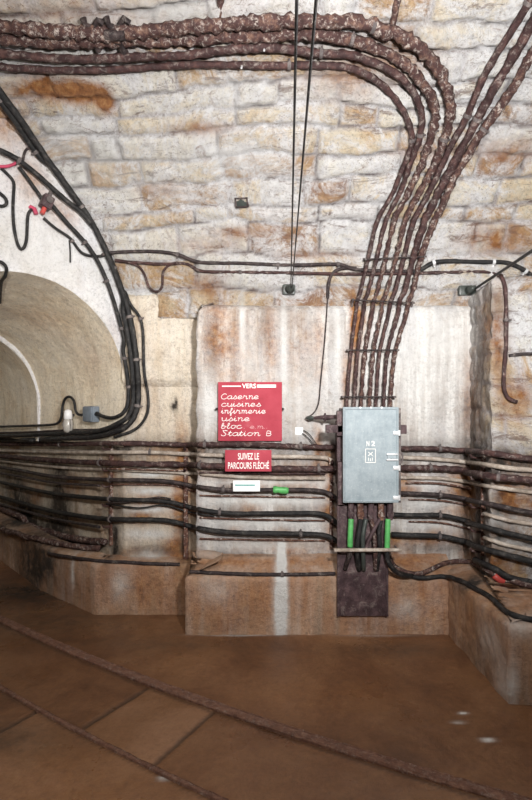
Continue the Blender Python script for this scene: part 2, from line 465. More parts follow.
# walls
far = CN+U*5
planwall('wall_left_recess', M['plaster_left'], [(far.x, far.y), (CN.x, CN.y), (-.47, 4.1)], [(0, 0), (0, 1.705)], disp=.008)
planwall('wall_back_left', M['plaster_left'], [(CN.x, CN.y), (-.47, 4.1)], [(0, 1.70), (.045, 1.76), (.045, 2.38), (.0, 2.43)], disp=.010)
planwall('wall_back', M['plaster_main'], [(-.50, 4.16), (-.50, 3.85), (1.52, 3.85)], [(0, 0), (0, 2.19), (-.012, 2.245), (-.045, 2.285), (-.12, 2.31)], disp=.013)
planwall('wall_right', M['buttress'], [(1.50, 3.97), (1.385, 3.27), (3.3, 2.95)], [(0, 0), (0, 2.33), (-.02, 2.355), (-.70, 2.37)],
         disp=.014, masonry=Masonry(0, 4, 0, 4, 5, .10, .20, .25, .6))
# plinths
PP = [(0, 0), (0, .36), (-.012, .375), (-.16, .40)]
planwall('trim_1', M['plinth'], [(-3.6, 6.4), (-2.66, 5.33), (-1.9, 4.49), (-1.274, 3.97), (-.50, 3.97)], PP, disp=.008)
planwall('trim_2', M['plinth'], [(-.555, 4.1), (-.552, 3.63), (1.30, 3.63)], [(0, 0), (0, .378), (-.012, .392), (-.24, .50)], disp=.009)
planwall('trim_3', M['plinth'], [(1.235, 3.80), (1.275, 2.80), (3.2, 2.55)], [(0, 0), (0, .40), (-.015, .415), (-.12, .45), (-.55, .50)], disp=.009)

# side tunnel barrel (mouth part and narrower part behind)
def barrel(name, mat, s0, s1, r, tz, tc, zlow, step=.03, r1=None, tz1=None):
    P, N, D = [], [], []
    sec = []
    n = int(PI*r/step)
    sec.append((tc-r, zlow)); k = int((tz-zlow)/step)
    for i in range(1, k): sec.append((tc-r, zlow+(tz-zlow)*i/k))
    for i in range(n+1):
        a = PI-PI*i/n; sec.append((tc+r*math.cos(a), tz+r*math.sin(a)))
    for i in range(1, 30): sec.append((tc+r, tz*(1-i/29)))
    S = np.arange(s0, s1+.001, step)
    for s in S:
        f = (s-s0)/(s1-s0); R2_ = r+((r1 or r)-r)*f; dz_ = ((tz1 or tz)-tz)*f
        for (t_, z) in sec:
            tt = tc+(t_-tc)*R2_/r; zz = z+dz_*smooth01((z-zlow)/(tz-zlow)) if z < tz else tz+dz_+(z-tz)*R2_/r
            q = CN+U*s+H*tt; q.z = zz; P.append(q)
            n_ = Vector((0, 0, 0)); 
            if z >= tz: n_ = -(H*((t_-tc)/r)); n_.z = -(z-tz)/r
            else: n_ = H*(1 if t_ < tc else -1)
            N.append(n_); D.append(.008*nz(q, 4)+.004*nz(q, 14))
    surface(name, mat, P, N, len(S), len(sec), D, False, {}, True)
barrel('wall_tunnel', M['plaster_tunnel'], 0, 1.32, AR-.004, AZ, ATC, 1.24, r1=.665, tz1=1.575)
barrel('wall_tunnel_inner', M['plaster_tunnel'], 1.30, 4.9, .640, 1.56, .75, 1.22)
# ring face between both and end wall
def ringface(name, mat, s, r0, z0, r1, z1, tc, zl):
    P, N, D = [], [], []
    A = [PI-PI*i/60 for i in range(61)]
    sec0 = [(tc-r0, zl), (tc-r0, (zl+z0)/2)]+[(tc+r0*math.cos(a), z0+r0*math.sin(a)) for a in A]+[(tc+r0, 0)]
    sec1 = [(tc-r1, zl), (tc-r1, (zl+z1)/2)]+[(tc+r1*math.cos(a), z1+r1*math.sin(a)) for a in A]+[(tc+r1, 0)]
    for (a, b) in zip(sec0, sec1):
        for k in range(5):
            q = CN+U*s+H*(a[0]+(b[0]-a[0])*k/4); q.z = a[1]+(b[1]-a[1])*k/4
            P.append(q); N.append(-U); D.append(.004*nz(q, 9))
    surface(name, mat, P, N, len(sec0), 5, D, False, {}, True)
ringface('trim_4', M['plaster_white'], 1.31, .638, 1.56, .67, 1.575, .75, 1.22)
# head wall with the arched mouth
P, N, D = [], [], []
A = [i/160*PI for i in range(161)]
TM, ZM = 4.6, 4.4
for a in A:
    ca, sa = -math.cos(a), math.sin(a)     # a=0 : toward t=0
    ip = (ATC+AR*ca, AZ+AR*sa)
    k = 99
    if ca < -1e-6: k = min(k, ATC/(-ca))
    if ca > 1e-6: k = min(k, (TM-ATC)/ca)
    if sa > 1e-6: k = min(k, (ZM-AZ)/sa)
    op = (ATC+k*ca, AZ+k*sa)
    for j in range(60):
        f = (j/59)
        q = CN+H*(ip[0]+(op[0]-ip[0])*f); q.z = ip[1]+(op[1]-ip[1])*f
        P.append(q); N.append(-U); D.append(.010*nz(q, 3)+.006*nz(q, 11)-.02*(1-smooth01(f*14)))
surface('wall_left', M['plaster_white'], P, N, len(A), 60, D, True, {}, True)
for nm, pts in (('wall_left_pier', [(ATC+AR, 0), (TM, 0), (TM, AZ), (ATC+AR, AZ)]),):
    P, N, D = [], [], []
    for i in range(40):
        for j in range(40):
            q = CN+H*(ATC+AR+(TM-ATC-AR)*i/39); q.z = AZ*j/39; P.append(q); N.append(-U); D.append(.01*nz(q, 4))
    surface(nm, M['plaster_white'], P, N, 40, 40, D, False, {}, True)
# wall behind the camera and the closing walls (plain, out of frame)
def plainwall(name, a, b, z1, mat):
    P, N, D = [], [], []
    a = Vector(a); b = Vector(b)
    n = Vector((-(b-a).y, (b-a).x, 0)).normalized()
    for i in range(40):
        for j in range(24):
            q = a.lerp(b, i/39); q.z = z1*j/23; P.append(q); N.append(n); D.append(.01*nz(q, 4))
    surface(name, mat, P, N, 40, 24, D, False, {}, False)
plainwall('wall_front', (3.4, -1.62, 0), (-3.3, -1.62, 0), 2.3, M['plaster_left'])
plainwall('wall_end_right', (3.25, 3.6, 0), (3.25, -1.7, 0), 4.3, M['stone'])
plainwall('wall_end_left', (-3.2, -1.7, 0), (-3.2, 1.9, 0), 4.3, M['plaster_left'])
e0 = CN+U*4.85-H*.1; e1 = CN+U*4.85+H*1.7
plainwall('wall_tunnel_end', (e1.x, e1.y, 0), (e0.x, e0.y, 0), 2.4, M['plaster_tunnel'])

# floor
def fpt(px, py):
    y = CZ*F/(py-400.0); return Vector(((px-266)/F*y, y, 0))
rail1 = [fpt(*p) for p in [(0, 620), (100, 662), (200, 702), (300, 737), (400, 768), (480, 790)]]
rail2 = [fpt(*p) for p in [(0, 688), (60, 722), (100, 742), (165, 776), (220, 800)]]
def extend(pl, L0, L1):
    pl = [Vector(p) for p in pl]
    a = pl[0]+(pl[0]-pl[1]).normalized()*L0; b = pl[-1]+(pl[-1]-pl[-2]).normalized()*L1
    return [a]+pl+[b]
# fit smooth quadratic curves so both rails bend evenly
def fit(pl, x0, x1):
    X = np.array([p.x for p in pl]); Y = np.array([p.y for p in pl]); c = np.polyfit(X, Y, 2)
    c1 = lambda x: c[0]*x*x+c[1]*x+c[2]
    return [Vector((x, c1(x), 0)) for x in np.linspace(x0, x1, 120)], c
R1, c1 = fit(rail1, -2.6, 2.2); R2, c2 = fit(rail2, -2.2, 1.6)
def y1(x): return c1[0]*x*x+c1[1]*x+c1[2]
def y2(x): return c2[0]*x*x+c2[1]*x+c2[2]
fx = np.concatenate([np.arange(-7, -2.6, .2), np.arange(-2.6, 1.9, .016), np.arange(1.9, 3.6, .1)])
fy = np.concatenate([np.arange(-1.9, 1.7, .12), np.arange(1.7, 4.2, .016), np.arange(4.2, 8.2, .1)])
J = [(fpt(86, 727), fpt(142, 691)), (fpt(157, 762), fpt(208, 717)), (fpt(0, 732), fpt(22, 720))]
P, N, D, rn, mo = [], [], [], [], []
slabc = [.5, 1.0, .15, .35]
def side(p, a, b): return ((b-a).x*(p.y-a.y)-(b-a).y*(p.x-a.x))/(b-a).length
for x in fx:
    for y in fy:
        q = Vector((x, y, 0)); d = .006*nz(q, 2.5)+.003*nz(q, 12)+.0015*nz(q, 40); g = 0; r = .3+.3*nz(q, 1.1, 4)
        between = y < y1(x)-.03 and -2.4 < x < 2 
        if between and y > y2(x)-.9:
            sa = side(q, *J[0]); sb = side(q, *J[1]); sc = side(q, *J[2])
            if y > y2(x):
                if sa < 0 < 1 and sb > 0: r = 1.0
                elif sb <= 0: r = .45
                else: r = .35
                g = max(1-smooth01((abs(sa)-.006)/.012), 1-smooth01((abs(sb)-.006)/.012)) if y < y1(x) else 0
            else:
                r = .8 if sc < 0 else .1
                g = 1-smooth01((abs(sc)-.005)/.012)
            d -= .008*g
        if -2.5 < x < 2.1:
            g = max(g, .8*(1-smooth01((abs(y-(y1(x)-.048))-.008)/.012)))
            g = max(g, .7*(1-smooth01((abs(y-(y2(x)-.022))-.004)/.01)))
        P.append(q); N.append(Vector((0, 0, 1))); D.append(d); rn.append(r); mo.append(g*.8)
surface('floor', M['floor'], P, N, len(fx), len(fy), D, False, {'rnd': rn, 'mort': mo}, True)

BV = BVHTree.FromPolygons(shellV, shellF)
def hit(px, py):
    d = Vector(((px-266)/F, 1, -(py-400)/F)).normalized()
    loc, n, i, dist = BV.ray_cast(CAM+d*.5, d)
    if loc is None: return CAM+d*4, -d
    if n.dot(d) > 0: n = -n
    return loc, n
def on(px, py, off=0.0):
    p, n = hit(px, py); return p+n*off

P, N, rn, mo, D = ceil_data
pending.append(('ceiling', M['stone'], P, N, ceil_dims[0], ceil_dims[1], D, False, {'rnd': rn, 'mort': mo, 'crack': ck}, True))

# stains and painted shade in world space
SW = []
for (k, px, py, rx, rz, s) in STAINS_AND_SHADE:
    p, n = hit(px, py); SW.append((k, np.array(p), rx, rz, s))
for (name, mat, P, N, nu, nv, D, flip, attrs, sh) in pending:
    PA = np.array([tuple(p) for p in P])
    at = {'rust': np.zeros(len(P)), 'dark': np.zeros(len(P)), 'wht': np.zeros(len(P))}
    for (k, c, rx, rz, s) in SW:
        d = PA-c
        flat = np.abs(PA[:, 2]).max() < .05
        if flat: w = np.exp(-((d[:, 0]/rx)**2+(d[:, 1]/rz)**2)) if abs(c[2]) < .05 else 0
        else:
            if abs(c[2]) < .03: continue
            w = np.exp(-((d[:, 0]/rx)**2+((np.hypot(d[:, 2], d[:, 1]*.8))/rz)**2))
        at[k] = at[k]+s*w
    z = PA[:, 2]
    if name in ('wall_back', 'wall_left_recess', 'wall_right'):
        # calcite and rust that gathered round the old pipe runs
        at['rust'] += .15*np.exp(-((z-1.0)/.35)**2)
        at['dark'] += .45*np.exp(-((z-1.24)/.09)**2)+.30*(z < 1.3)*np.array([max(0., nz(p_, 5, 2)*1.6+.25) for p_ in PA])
        at['rust'] += .5*(z < 1.28)*np.array([max(0., nz(p_, 4, 12)*1.8+.1) for p_ in PA])
    for k in ('rnd', 'mort'):
        if k not in attrs: attrs[k] = [0]*len(P)
    V = [p+n*d for p, n, d in zip(P, N, D)]
    at.update(attrs)
    o = mesh_obj(name, V, ceil_faces if name == 'ceiling' else grid_faces(nu, nv, flip), mat, None, True, at)
    o['kind'] = 'structure'

# ------------------------------------------------------------------ cables and pipes
def path(pxs, off, n=6, step=.02, smooth=3):
    """points picked on the wall surface, stood off it along its normal, then evened out"""
    c = catmull([tuple(map(float, p[:2])) for p in pxs], n)
    P = [on(x, y, off) for x, y in c]
    P = resample(P, step)
    for _ in range(smooth):
        P = [P[0]]+[(P[i-1]+P[i]*2+P[i+1])/4 for i in range(1, len(P)-1)]+[P[-1]]
    return P

def at_px(P, px, py):
    best = None; 
    for i, p in enumerate(P):
        x = 266+p.x/p.y*F; y = 400-(p.z-CZ)/p.y*F
        d = (x-px)**2+(y-py)**2
        if best is None or d < best[0]: best = (d, i)
    return best[1]

cnt = [0]
def cable(name, label, cat, pxs, r, mat, off=None, lump=0.12, clips=(), group=None, sides=10, smooth=4, clip_mat='steel', extra=None, step=.018, ls=30):
    cnt[0] += 1
    rr = r if not callable(r) else r(0)
    pxs = list(pxs)
    ex, ey = pxs[-1][0]-pxs[-2][0], pxs[-1][1]-pxs[-2][1]
    if pxs[-1][0] >= 534 or pxs[-1][1] < -12:      # runs on past the edge of the view
        k = 75/math.hypot(ex, ey); pxs.append((pxs[-1][0]+ex*k, pxs[-1][1]+ey*k))
    P = path(pxs, off if off is not None else rr+.006, smooth=smooth, step=step)
    o = mesh_obj(name, *tube_data(P, r, sides, lump, ls, cnt[0]*3.1), M[mat])
    setp(o, label, cat, group)
    for (cx, cy) in clips:
        i = at_px(P, cx, cy); i = min(max(i, 1), len(P)-2)
        t = (P[i+1]-P[i-1]).normalized(); q = (i/(len(P)-1)); ra = (r(q) if callable(r) else r)
        mb = MB().tube([P[i]-t*.010, P[i]-t*.009, P[i]+t*.009, P[i]+t*.010], ra*1.22+.002, 12)
        # ear with screw
        p, nn = BV.find_nearest(P[i])[:2]
        s = t.cross(nn).normalized() if nn else Vector((0, 0, 1))
        w = (P[i]-CAM).normalized()
        mb.tube([P[i]+s*(ra+.002), P[i]+s*(ra+.018)], .006, 8)
        mb.build('clip', M[clip_mat], o)
    return o, P

# seven conduits climbing from the distribution box over the vault
lab = 'rust-brown'
def rl(a, b, p=1.0): return lambda t: a+(b-a)*t**p
Y = [400, 352, 306, 255, 220]
cols = [(346, 350, 356.6, 368, 376), (353, 356.5, 364, 376, 384), (360, 364, 373, 385, 393), (368, 372, 382, 395, 403), (375, 378.5, 390, 403, 412), (382, 386, 399, 412, 422.5), (389, 394, 408, 420, 433)]
tops = [
 [(390, 195), (397, 178), (404, 160), (411, 140), (407, 118), (394, 96), (373, 75), (347, 64), (320, 62), (290, 62), (250, 62), (200, 61), (160, 63), (120, 66), (80, 67), (40, 66), (0, 63), (-30, 61)],
 [(398, 192), (405, 172), (411, 155), (418, 135), (420, 110), (412, 88), (396, 71), (373, 58), (346, 50), (320, 49), (300, 46), (265, 43), (230, 45), (200, 49), (180, 51), (140, 52), (100, 54), (50, 53), (0, 48), (-30, 46)],
 [(405, 195), (416, 172), (424, 152), (431, 130), (434, 112), (431, 96), (421, 80), (404, 61), (380, 47), (352, 36), (320, 32), (300, 31), (250, 33), (200, 35), (130, 37), (70, 39), (0, 35), (-30, 34)],
 [(413, 198), (422, 183), (433, 160), (442, 138), (448, 114), (447, 92), (438, 68), (423, 48), (399, 31), (373, 21), (346, 16), (320, 16), (262, 17), (200, 21), (160, 25), (110, 29), (60, 26), (0, 21), (-30, 20)],
 [(424, 198), (437, 170), (450, 142), (465, 115), (477, 85), (492, 55), (510, 27), (526, 0), (540, -25)],
 [(433, 198), (448, 168), (460, 145), (474, 118), (489, 90), (503, 65), (519, 38), (533, 12), (550, -18)],
 [(443, 198), (453, 175), (467, 150), (481, 128), (496, 108), (511, 85), (526, 58), (545, 22), (555, 0)],
]
specs = [(.0155, .019, 'conduit', .3), (.0155, .021, 'conduit', .4), (.016, .026, 'crust', .7), (.016, .030, 'crust', .65), (.0155, .020, 'conduit', .25), (.016, .025, 'conduit', .4), (.016, .024, 'crust', .55)]
where = ['leftmost of the seven, innermost bend left', 'second from left of the seven, bending left', 'third from left of the seven, crusted bend', 'middle of the seven, thick outermost bend left', 'fifth from left, running straight to upper right', 'sixth from left, thick, running to upper right', 'rightmost of the seven, knobbly with crust']
for i in range(7):
    p = [(cols[i][0]-.5, 412)]+[(cols[i][k], Y[k]) for k in range(5)]+tops[i]
    a, b, mt, lu = specs[i]
    nudge = .012*(i % 2)
    o, PT = cable('conduit', 'rusty wall conduit, '+where[i], 'conduit', p, (lambda t, a=a, b=b: a*.8+(b-a*.8)*smooth01((t-.12)/.45)), mt, .042+nudge, lu, group='conduits rising from the distribution box',
                  clips=[tops[i][3], tops[i][7 if i > 3 else 9]], sides=12, ls=26, smooth=6)

def bar_between(name, label, cat, pa, pb, off, r, mat, group=None, studs=0):
    A = on(*pa, off); B = on(*pb, off)
    mb = MB().tube([A, A.lerp(B, .5), B], r, 10)
    o = mb.build(name, M[mat]); setp(o, label, cat, group)
    for P_ in (A.lerp(B, .03), A.lerp(B, .97)):
        n = hit(*pa)[1]
        MB().tube([P_-n*(off+.01), P_+n*.01], r*1.3, 10).build('fixing_bolt', M['steel'], o)
    return o
for (a, b, w) in [((340, 397), (394, 397), 'lowest, just above the distribution box'), ((345, 351), (397, 351), 'second from the bottom'), ((350, 307), (412, 304), 'third from the bottom, at the top of the plaster'), ((362, 259), (424, 256), 'fourth from the bottom, on the masonry above the long cables')]:
    bar_between('clamp_bar', 'dark bar clamping the conduits, '+w, 'clamp', a, b, .066, .006, 'conduit_dark', 'bars clamping the seven conduits')

# two long cables crossing the foot of the vault
cable('wall_cable', 'long black cable along the vault foot, upper of two, left of the seven conduits', 'cable', [(100, 256), (116, 252), (153, 251), (179, 254), (200, 262), (240, 263), (290, 265), (338, 264), (352, 269), (385, 271), (418, 271)], .0125, 'conduit_dark', .03, clips=[(178, 254), (277, 264), (338, 264)])
cable('wall_cable', 'rusty brown cable along the vault foot, lower of two, passing behind the seven conduits', 'cable', [(116, 260), (132, 262), (166, 264), (180, 263), (192, 265), (201, 271), (240, 272), (300, 273), (350, 274), (420, 273), (460, 272), (486, 272), (496, 275), (503, 284), (505, 300), (505, 345), (503, 372), (503, 390), (507, 399), (516, 402)], .0115, 'conduit', .024, .2, clips=[(240, 272), (505, 320)])
cable('wall_cable', 'thick black cable high on the right, right of the seven conduits, under the vault', 'cable', [(412, 273), (420, 270), (430, 263), (445, 261), (480, 262), (500, 262), (510, 264), (522, 270), (534, 279)], .016, 'black', .03, clips=[(434, 262), (494, 262), (525, 272)], clip_mat='chrome')
cable('drooping_cable', 'rusty cable sagging in a U loop under the two long wall cables', 'cable', [(128, 262), (139, 265), (146, 274), (150, 287), (158, 293), (164, 287), (164, 272), (170, 265), (179, 262)], .009, 'conduit', .034)
cable('drop_wire', 'thin dark wire turning down the plaster between red sign and seven conduits', 'cable', [(356, 268), (342, 268), (332, 273), (328, 284), (327, 305), (324, 345), (320, 385), (318, 405), (312, 415), (306, 417)], lambda t: .012 if t < .28 else .0045, 'conduit_dark', .024, .1)
cable('branch_cable', 'thin dark line across the stones at the right edge', 'cable', [(508, 356), (520, 354), (540, 354)], .009, 'conduit_dark', .015)

# left heavy cable bundle
B1 = [(-10, 70), (0, 85), (20, 112), (45, 150), (70, 186), (92, 218), (108, 250), (120, 280), (132, 320), (138, 360), (140, 393), (138, 412), (128, 427), (105, 436), (70, 438), (30, 440), (-12, 440)]
cl = [(8, 94), (40, 147), (80, 207)]
cable('heavy_cable', 'thick black cable sweeping down the left, right-hand one of the pair', 'cable', B1, .021, 'black', .05, .12, clips=[(115, 268), (131, 318), (137, 360), (139, 405)], clip_mat='steel', smooth=10)
B2 = [(x-5, y+3) for x, y in B1[:11]]+[(133, 411), (123, 423), (103, 431), (70, 433), (30, 435), (-12, 436)]
cable('heavy_cable', 'thick black cable sweeping down the left, left-hand one of the pair', 'cable', B2, .019, 'black', .045, .12, clips=cl, clip_mat='steel', smooth=10)
cable('slack_cable', 'black cable bowing out to the right of the thick pair on the cream plaster', 'cable', [(124, 290), (132, 306), (141, 318), (144, 335), (145, 370), (149, 396), (148, 414), (138, 428), (118, 437)], .011, 'black', .03, clips=[(141, 318)])
cable('curved_cable', 'black cable following the mouth of the side tunnel down to the grey junction box', 'cable', [(48, 205), (64, 224), (82, 243), (95, 262), (107, 290), (119, 330), (127, 365), (130, 395), (127, 411), (118, 418), (106, 416), (101, 413)], .0145, 'black', .04, clips=[(82, 243), (104, 282), (119, 330), (127, 358), (131, 385)], clip_mat='steel', smooth=8)
cable('feeder_cable', 'black cable from the left edge joining the thick pair at a clamp', 'cable', [(-10, 150), (4, 156), (18, 164), (40, 182), (60, 200), (78, 214), (88, 226)], .017, 'black', .05, clips=[(17, 164)])
cable('thin_cable', 'thin black cable beside the feeder, from the left edge to the rusty switch box', 'cable', [(17, 168), (26, 180), (36, 194), (42, 203)], .012, 'black', .03)
cable('red_cable', 'short crimson-stained cable at the left edge', 'cable', [(-8, 168), (2, 168), (10, 167), (16, 163)], .010, 'pink', .03)
cable('hanging_loop', 'black wire hanging in a long U on the white wall at left', 'cable', [(0, 169), (8, 177), (13, 182), (12, 200), (12, 220), (15, 240), (20, 252), (25, 243), (26, 225), (27, 213), (32, 209)], .010, 'black', .02, clips=[])
cable('coiled_cable', 'small black loop at the left edge, upper of two', 'cable', [(-8, 190), (0, 195), (6, 200), (6, 206), (2, 208), (-6, 206)], .011, 'black', .02)
cable('coiled_cable', 'small black loop at the left edge, lower of two, level with the arch crown', 'cable', [(-8, 262), (1, 262), (6, 268), (5, 273), (1, 278), (0, 290), (0, 300)], .011, 'black', .02)
cable('tail_cable', 'thin dark cable from the rusty switch box to the long wall cables', 'cable', [(42, 219), (55, 230), (68, 238), (74, 246), (80, 254), (92, 257), (105, 256)], .0095, 'black', .025, clips=[(70, 241)])
cable('stub_wire', 'short dark wire hanging straight down below the rusty switch box', 'cable', [(68, 241), (69, 252), (69, 263)], .005, 'black', .02)
cable('bent_hook', 'small dark hooked wire beside the thick cable pair, upper left', 'hook', [(21, 163), (23, 152), (27, 148), (32, 150)], .008, 'conduit_dark', .03)
# rusty switch box
p, n = hit(44, 203); x, y, z = p
sw = empty('switch_box', p, 'rusty little switch box on the white wall at left, among black cables', 'switch')
q = p+n*.05
mb = MB().box(-.036, .036, -.03, .03, -.055, .035, bev=.008)
R_ = Matrix.Translation(q) @ n.to_track_quat('-Y', 'Z').to_matrix().to_4x4() @ Matrix.Rotation(.35, 4, 'Y')
MB().add((mb.V, mb.F), R_).build('body', M['maroon'], sw)
mb = MB().cyl((0, -.035, 0), (0, 1, 0), .022, .02); MB().add((mb.V, mb.F), R_).build('cover', M['steel'], sw)
mb = MB().cyl((0, 0, -.075), (0, 0, 1), .016, .05); MB().add((mb.V, mb.F), R_).build('gland', M['red'], sw)
mb = MB().cyl((0, -.004, .05), (0, 0, 1), .014, .04); MB().add((mb.V, mb.F), R_).build('gland', M['steel'], sw)
# pink tape wrap
p, n = hit(33, 210); q = p+n*.025
mb = MB(); mb.tube([q+Vector((-.03, 0, .015)), q, q+Vector((.012, 0, -.035))], .014, 10, lump=.5, lumpscale=60)
o = mb.build('tape_wrap', M['pink']); setp(o, 'crimson tape wrapped round the end of the hanging wire at left', 'tape')

# lamp and junction box in the side tunnel mouth
cable('lamp_cable', 'black cable entering from the left edge and looping over the small lamp', 'cable', [(-12, 427), (20, 426), (50, 425), (63, 423), (67, 416), (68, 406), (71, 398), (76, 397), (80, 402), (81, 411), (85, 415), (90, 414)], .011, 'black', .05, smooth=2)
cable('foot_cable', 'dark cable running along the wall foot under the small lamp', 'cable', [(-12, 433), (30, 432), (70, 430), (110, 429), (128, 424)], .009, 'conduit_dark', .02)
p, n = hit(74, 421); q = p+n*.055
lp = empty('wall_lamp', q, 'small jar-shaped wall lamp with white cap beside the grey junction box', 'lamp')
def lathe(c, prof, sides=24):
    V, Fc = [], []
    for (r, z) in prof:
        for k in range(sides):
            a = 2*PI*k/sides; V.append(Vector((c[0]+r*math.cos(a), c[1]+r*math.sin(a), c[2]+z)))
    for i in range(len(prof)-1):
        for k in range(sides):
            k2 = (k+1) % sides; Fc.append((i*sides+k, i*sides+k2, (i+1)*sides+k2, (i+1)*sides+k))
    return V, Fc
mesh_obj('lamp_cap', *lathe(q, [(0, .100), (.012, .098), (.030, .088), (.034, .06), (.036, .02), (.032, .018), (0, .018)]), M['cap'], lp)
mesh_obj('glass_jar', *lathe(q, [(.031, .020), (.040, .0), (.042, -.04), (.038, -.075), (.022, -.095), (0, -.10)]), M['glass'], lp)
mb = MB()
for k in range(4):
    a = PI/4+PI/2*k
    mb.tube([q+Vector((.036*math.cos(a), .036*math.sin(a), .02)), q+Vector((.046*math.cos(a), .046*math.sin(a), -.03)), q+Vector((.03*math.cos(a), .03*math.sin(a), -.095))], .003, 6)
mb.build('cage', M['steel'], lp)
mb = MB(); mb.tube([q+Vector((0, 0, .05)), q+Vector((0, 0, .05))-n*.06], .012, 8); mb.build('bracket', M['steel'], lp)
p, n = hit(95, 414)
jb = empty('junction_box', p, 'small grey junction box right of the jar-shaped lamp', 'junction box')
R_ = Matrix.Translation(p+n*.035) @ n.to_track_quat('-Y', 'Z').to_matrix().to_4x4()
mb = MB().box(-.068, .068, -.03, .035, -.064, .064, bev=.008); MB().add((mb.V, mb.F), R_).build('body', M['grey_box'], jb)
mb = MB().box(-.062, .062, -.040, -.030, -.058, .058, bev=.004); MB().add((mb.V, mb.F), R_).build('lid', M['grey_box'], jb)
for sx in (-1, 1):
    mb = MB().cyl((sx*.078, 0, 0), (1, 0, 0), .014, .03); MB().add((mb.V, mb.F), R_).build('gland', M['black'], jb)

# ---- horizontal pipe runs on the lower wall
def run(label, L, Rr, r, mat, off, lump=.15, clips=(), rclips=(), name='wall_pipe', cat='pipe', group='pipe runs along the lower wall'):
    if L: cable(name, label+', left of grey box', cat, L, r, mat, off, lump, clips=clips, group=group, smooth=5)
    if Rr: cable(name, label+', right of grey box', cat, Rr, r, mat, off, lump, clips=rclips, group=group, smooth=5)
run('topmost dark rusty pipe under the red sign level', [(-12, 444), (60, 444), (125, 443), (190, 444), (250, 444), (300, 446), (343, 447)], [(398, 448), (430, 448), (460, 450), (485, 452), (512, 456), (540, 459)], .0175, 'conduit', .045, .3, [(60, 444), (205, 444), (300, 446)], [(440, 448)])
run('pale lime-coated pipe just below the topmost dark one', [(-12, 450), (80, 452), (150, 452), (192, 454), (250, 456), (320, 457), (333, 461)], [(398, 457), (440, 459), (485, 464), (510, 468), (540, 470)], .015, 'pipe_white', .03, .15, [(150, 452)])
run('second dark rusty pipe, thicker and blotched', [(-12, 454), (60, 460), (130, 463), (190, 464), (250, 467), (300, 468), (343, 468)], [(398, 467), (430, 467), (460, 469), (482, 474), (505, 477), (540, 480)], .021, 'conduit', .055, .3, [(100, 462), (200, 464), (320, 468)], [(430, 467), (500, 477)])
run('pale limed pipe under the second dark one', [(-12, 459), (60, 467), (130, 470), (192, 473), (250, 477), (325, 478)], [(398, 477), (440, 478), (470, 482), (490, 486), (540, 493)], .013, 'pipe_white', .022, .2)
run('third dark cable, level with the white label', [(-12, 464), (25, 470), (60, 476), (110, 479), (165, 480), (200, 486), (230, 489), (270, 489), (310, 489), (328, 492), (338, 500), (346, 515), (350, 527)], [(398, 492), (440, 494), (470, 499), (490, 503), (512, 508), (540, 513)], .016, 'conduit_dark', .05, .12, [(110, 479), (224, 489)], [(440, 494)])
run('fourth dark cable, one below the white label', [(-12, 478), (25, 486), (60, 493), (110, 498), (165, 500), (200, 508), (230, 512), (270, 512), (315, 512), (328, 515), (338, 524), (345, 536), (348, 547)], [(390, 513), (410, 514), (440, 514), (470, 521), (490, 527), (512, 533), (540, 539)], .017, 'black', .05, .12, [(110, 498), (220, 511)], [(440, 514)])
run('fifth dark cable, lowest of the wall rows', [(-12, 492), (25, 502), (60, 511), (110, 518), (165, 519), (200, 527), (230, 531), (270, 532), (315, 533), (328, 535), (336, 540)], [(390, 533), (410, 534), (440, 535), (470, 542), (490, 549), (512, 555), (540, 562)], .019, 'black', .045, .12, [(110, 518), (300, 533)], [(440, 535)])
cable('wall_pipe', 'thin rusty rod below the fourth dark cable', 'pipe', [(200, 517), (260, 519), (325, 520)], .006, 'crust_b', .02)
cable('wall_pipe', 'thin rusty rod below the fifth dark cable', 'pipe', [(200, 538), (260, 539), (325, 540)], .006, 'crust_b', .02)
cable('wall_pipe', 'thin rusty rod below the white label', 'pipe', [(200, 495), (260, 496), (325, 497)], .006, 'crust_b', .02)
cable('wall_pipe', 'thin brown pipe just under the second bright band at left', 'pipe', [(112, 484), (140, 484), (175, 485), (195, 491)], .007, 'crust_b', .02)
cable('wall_pipe', 'thin crossing cable rising over the bright bands at left', 'pipe', [(112, 503), (135, 500), (160, 496), (172, 498)], .007, 'conduit_dark', .05)
cable('wall_pipe', 'thick grey limed pipe low in the shaded left corner', 'pipe', [(-12, 506), (20, 520), (50, 530), (80, 538), (110, 541)], .026, 'crust', .04, .3)
cable('wall_pipe', 'second grey limed pipe lowest in the shaded left corner', 'pipe', [(5, 528), (35, 541), (70, 549), (100, 552)], .022, 'crust', .03, .3)
cable('plinth_cable', 'dark cable lying on the edge of the left plinth', 'cable', [(50, 553), (95, 562), (140, 564), (180, 565)], .013, 'conduit_dark', .012, .15)
cable('plinth_cable', 'dark cable lying on the front edge of the middle plinth', 'cable', [(190, 573), (230, 575), (282, 576), (335, 575)], .013, 'conduit_dark', .012, .15, clips=[(282, 576)])
cable('plinth_cable', 'pale grey cable snaking over the plinth right of the box', 'cable', [(388, 555), (392, 566), (404, 574), (420, 576), (434, 570), (446, 565), (465, 564), (482, 566), (492, 572), (502, 580), (515, 585), (540, 592)], .016, 'crust', .02, .15, smooth=3)
cable('plinth_cable', 'black cable from under the box across the right plinth', 'cable', [(396, 574), (420, 579), (445, 577), (462, 583), (478, 592), (492, 600), (510, 616), (540, 624)], .015, 'black', .014, .15, smooth=3)
cable('plinth_cable', 'thick black cable arching round the right corner above the plinth', 'cable', [(480, 560), (495, 568), (505, 575), (520, 579), (540, 583)], .020, 'black', .03, .15, smooth=3)
cable('red_sleeve', 'short red sleeve on the grey cable at the right corner', 'sleeve', [(493, 574), (499, 579), (505, 582)], .020, 'red', .022, .05, smooth=1)

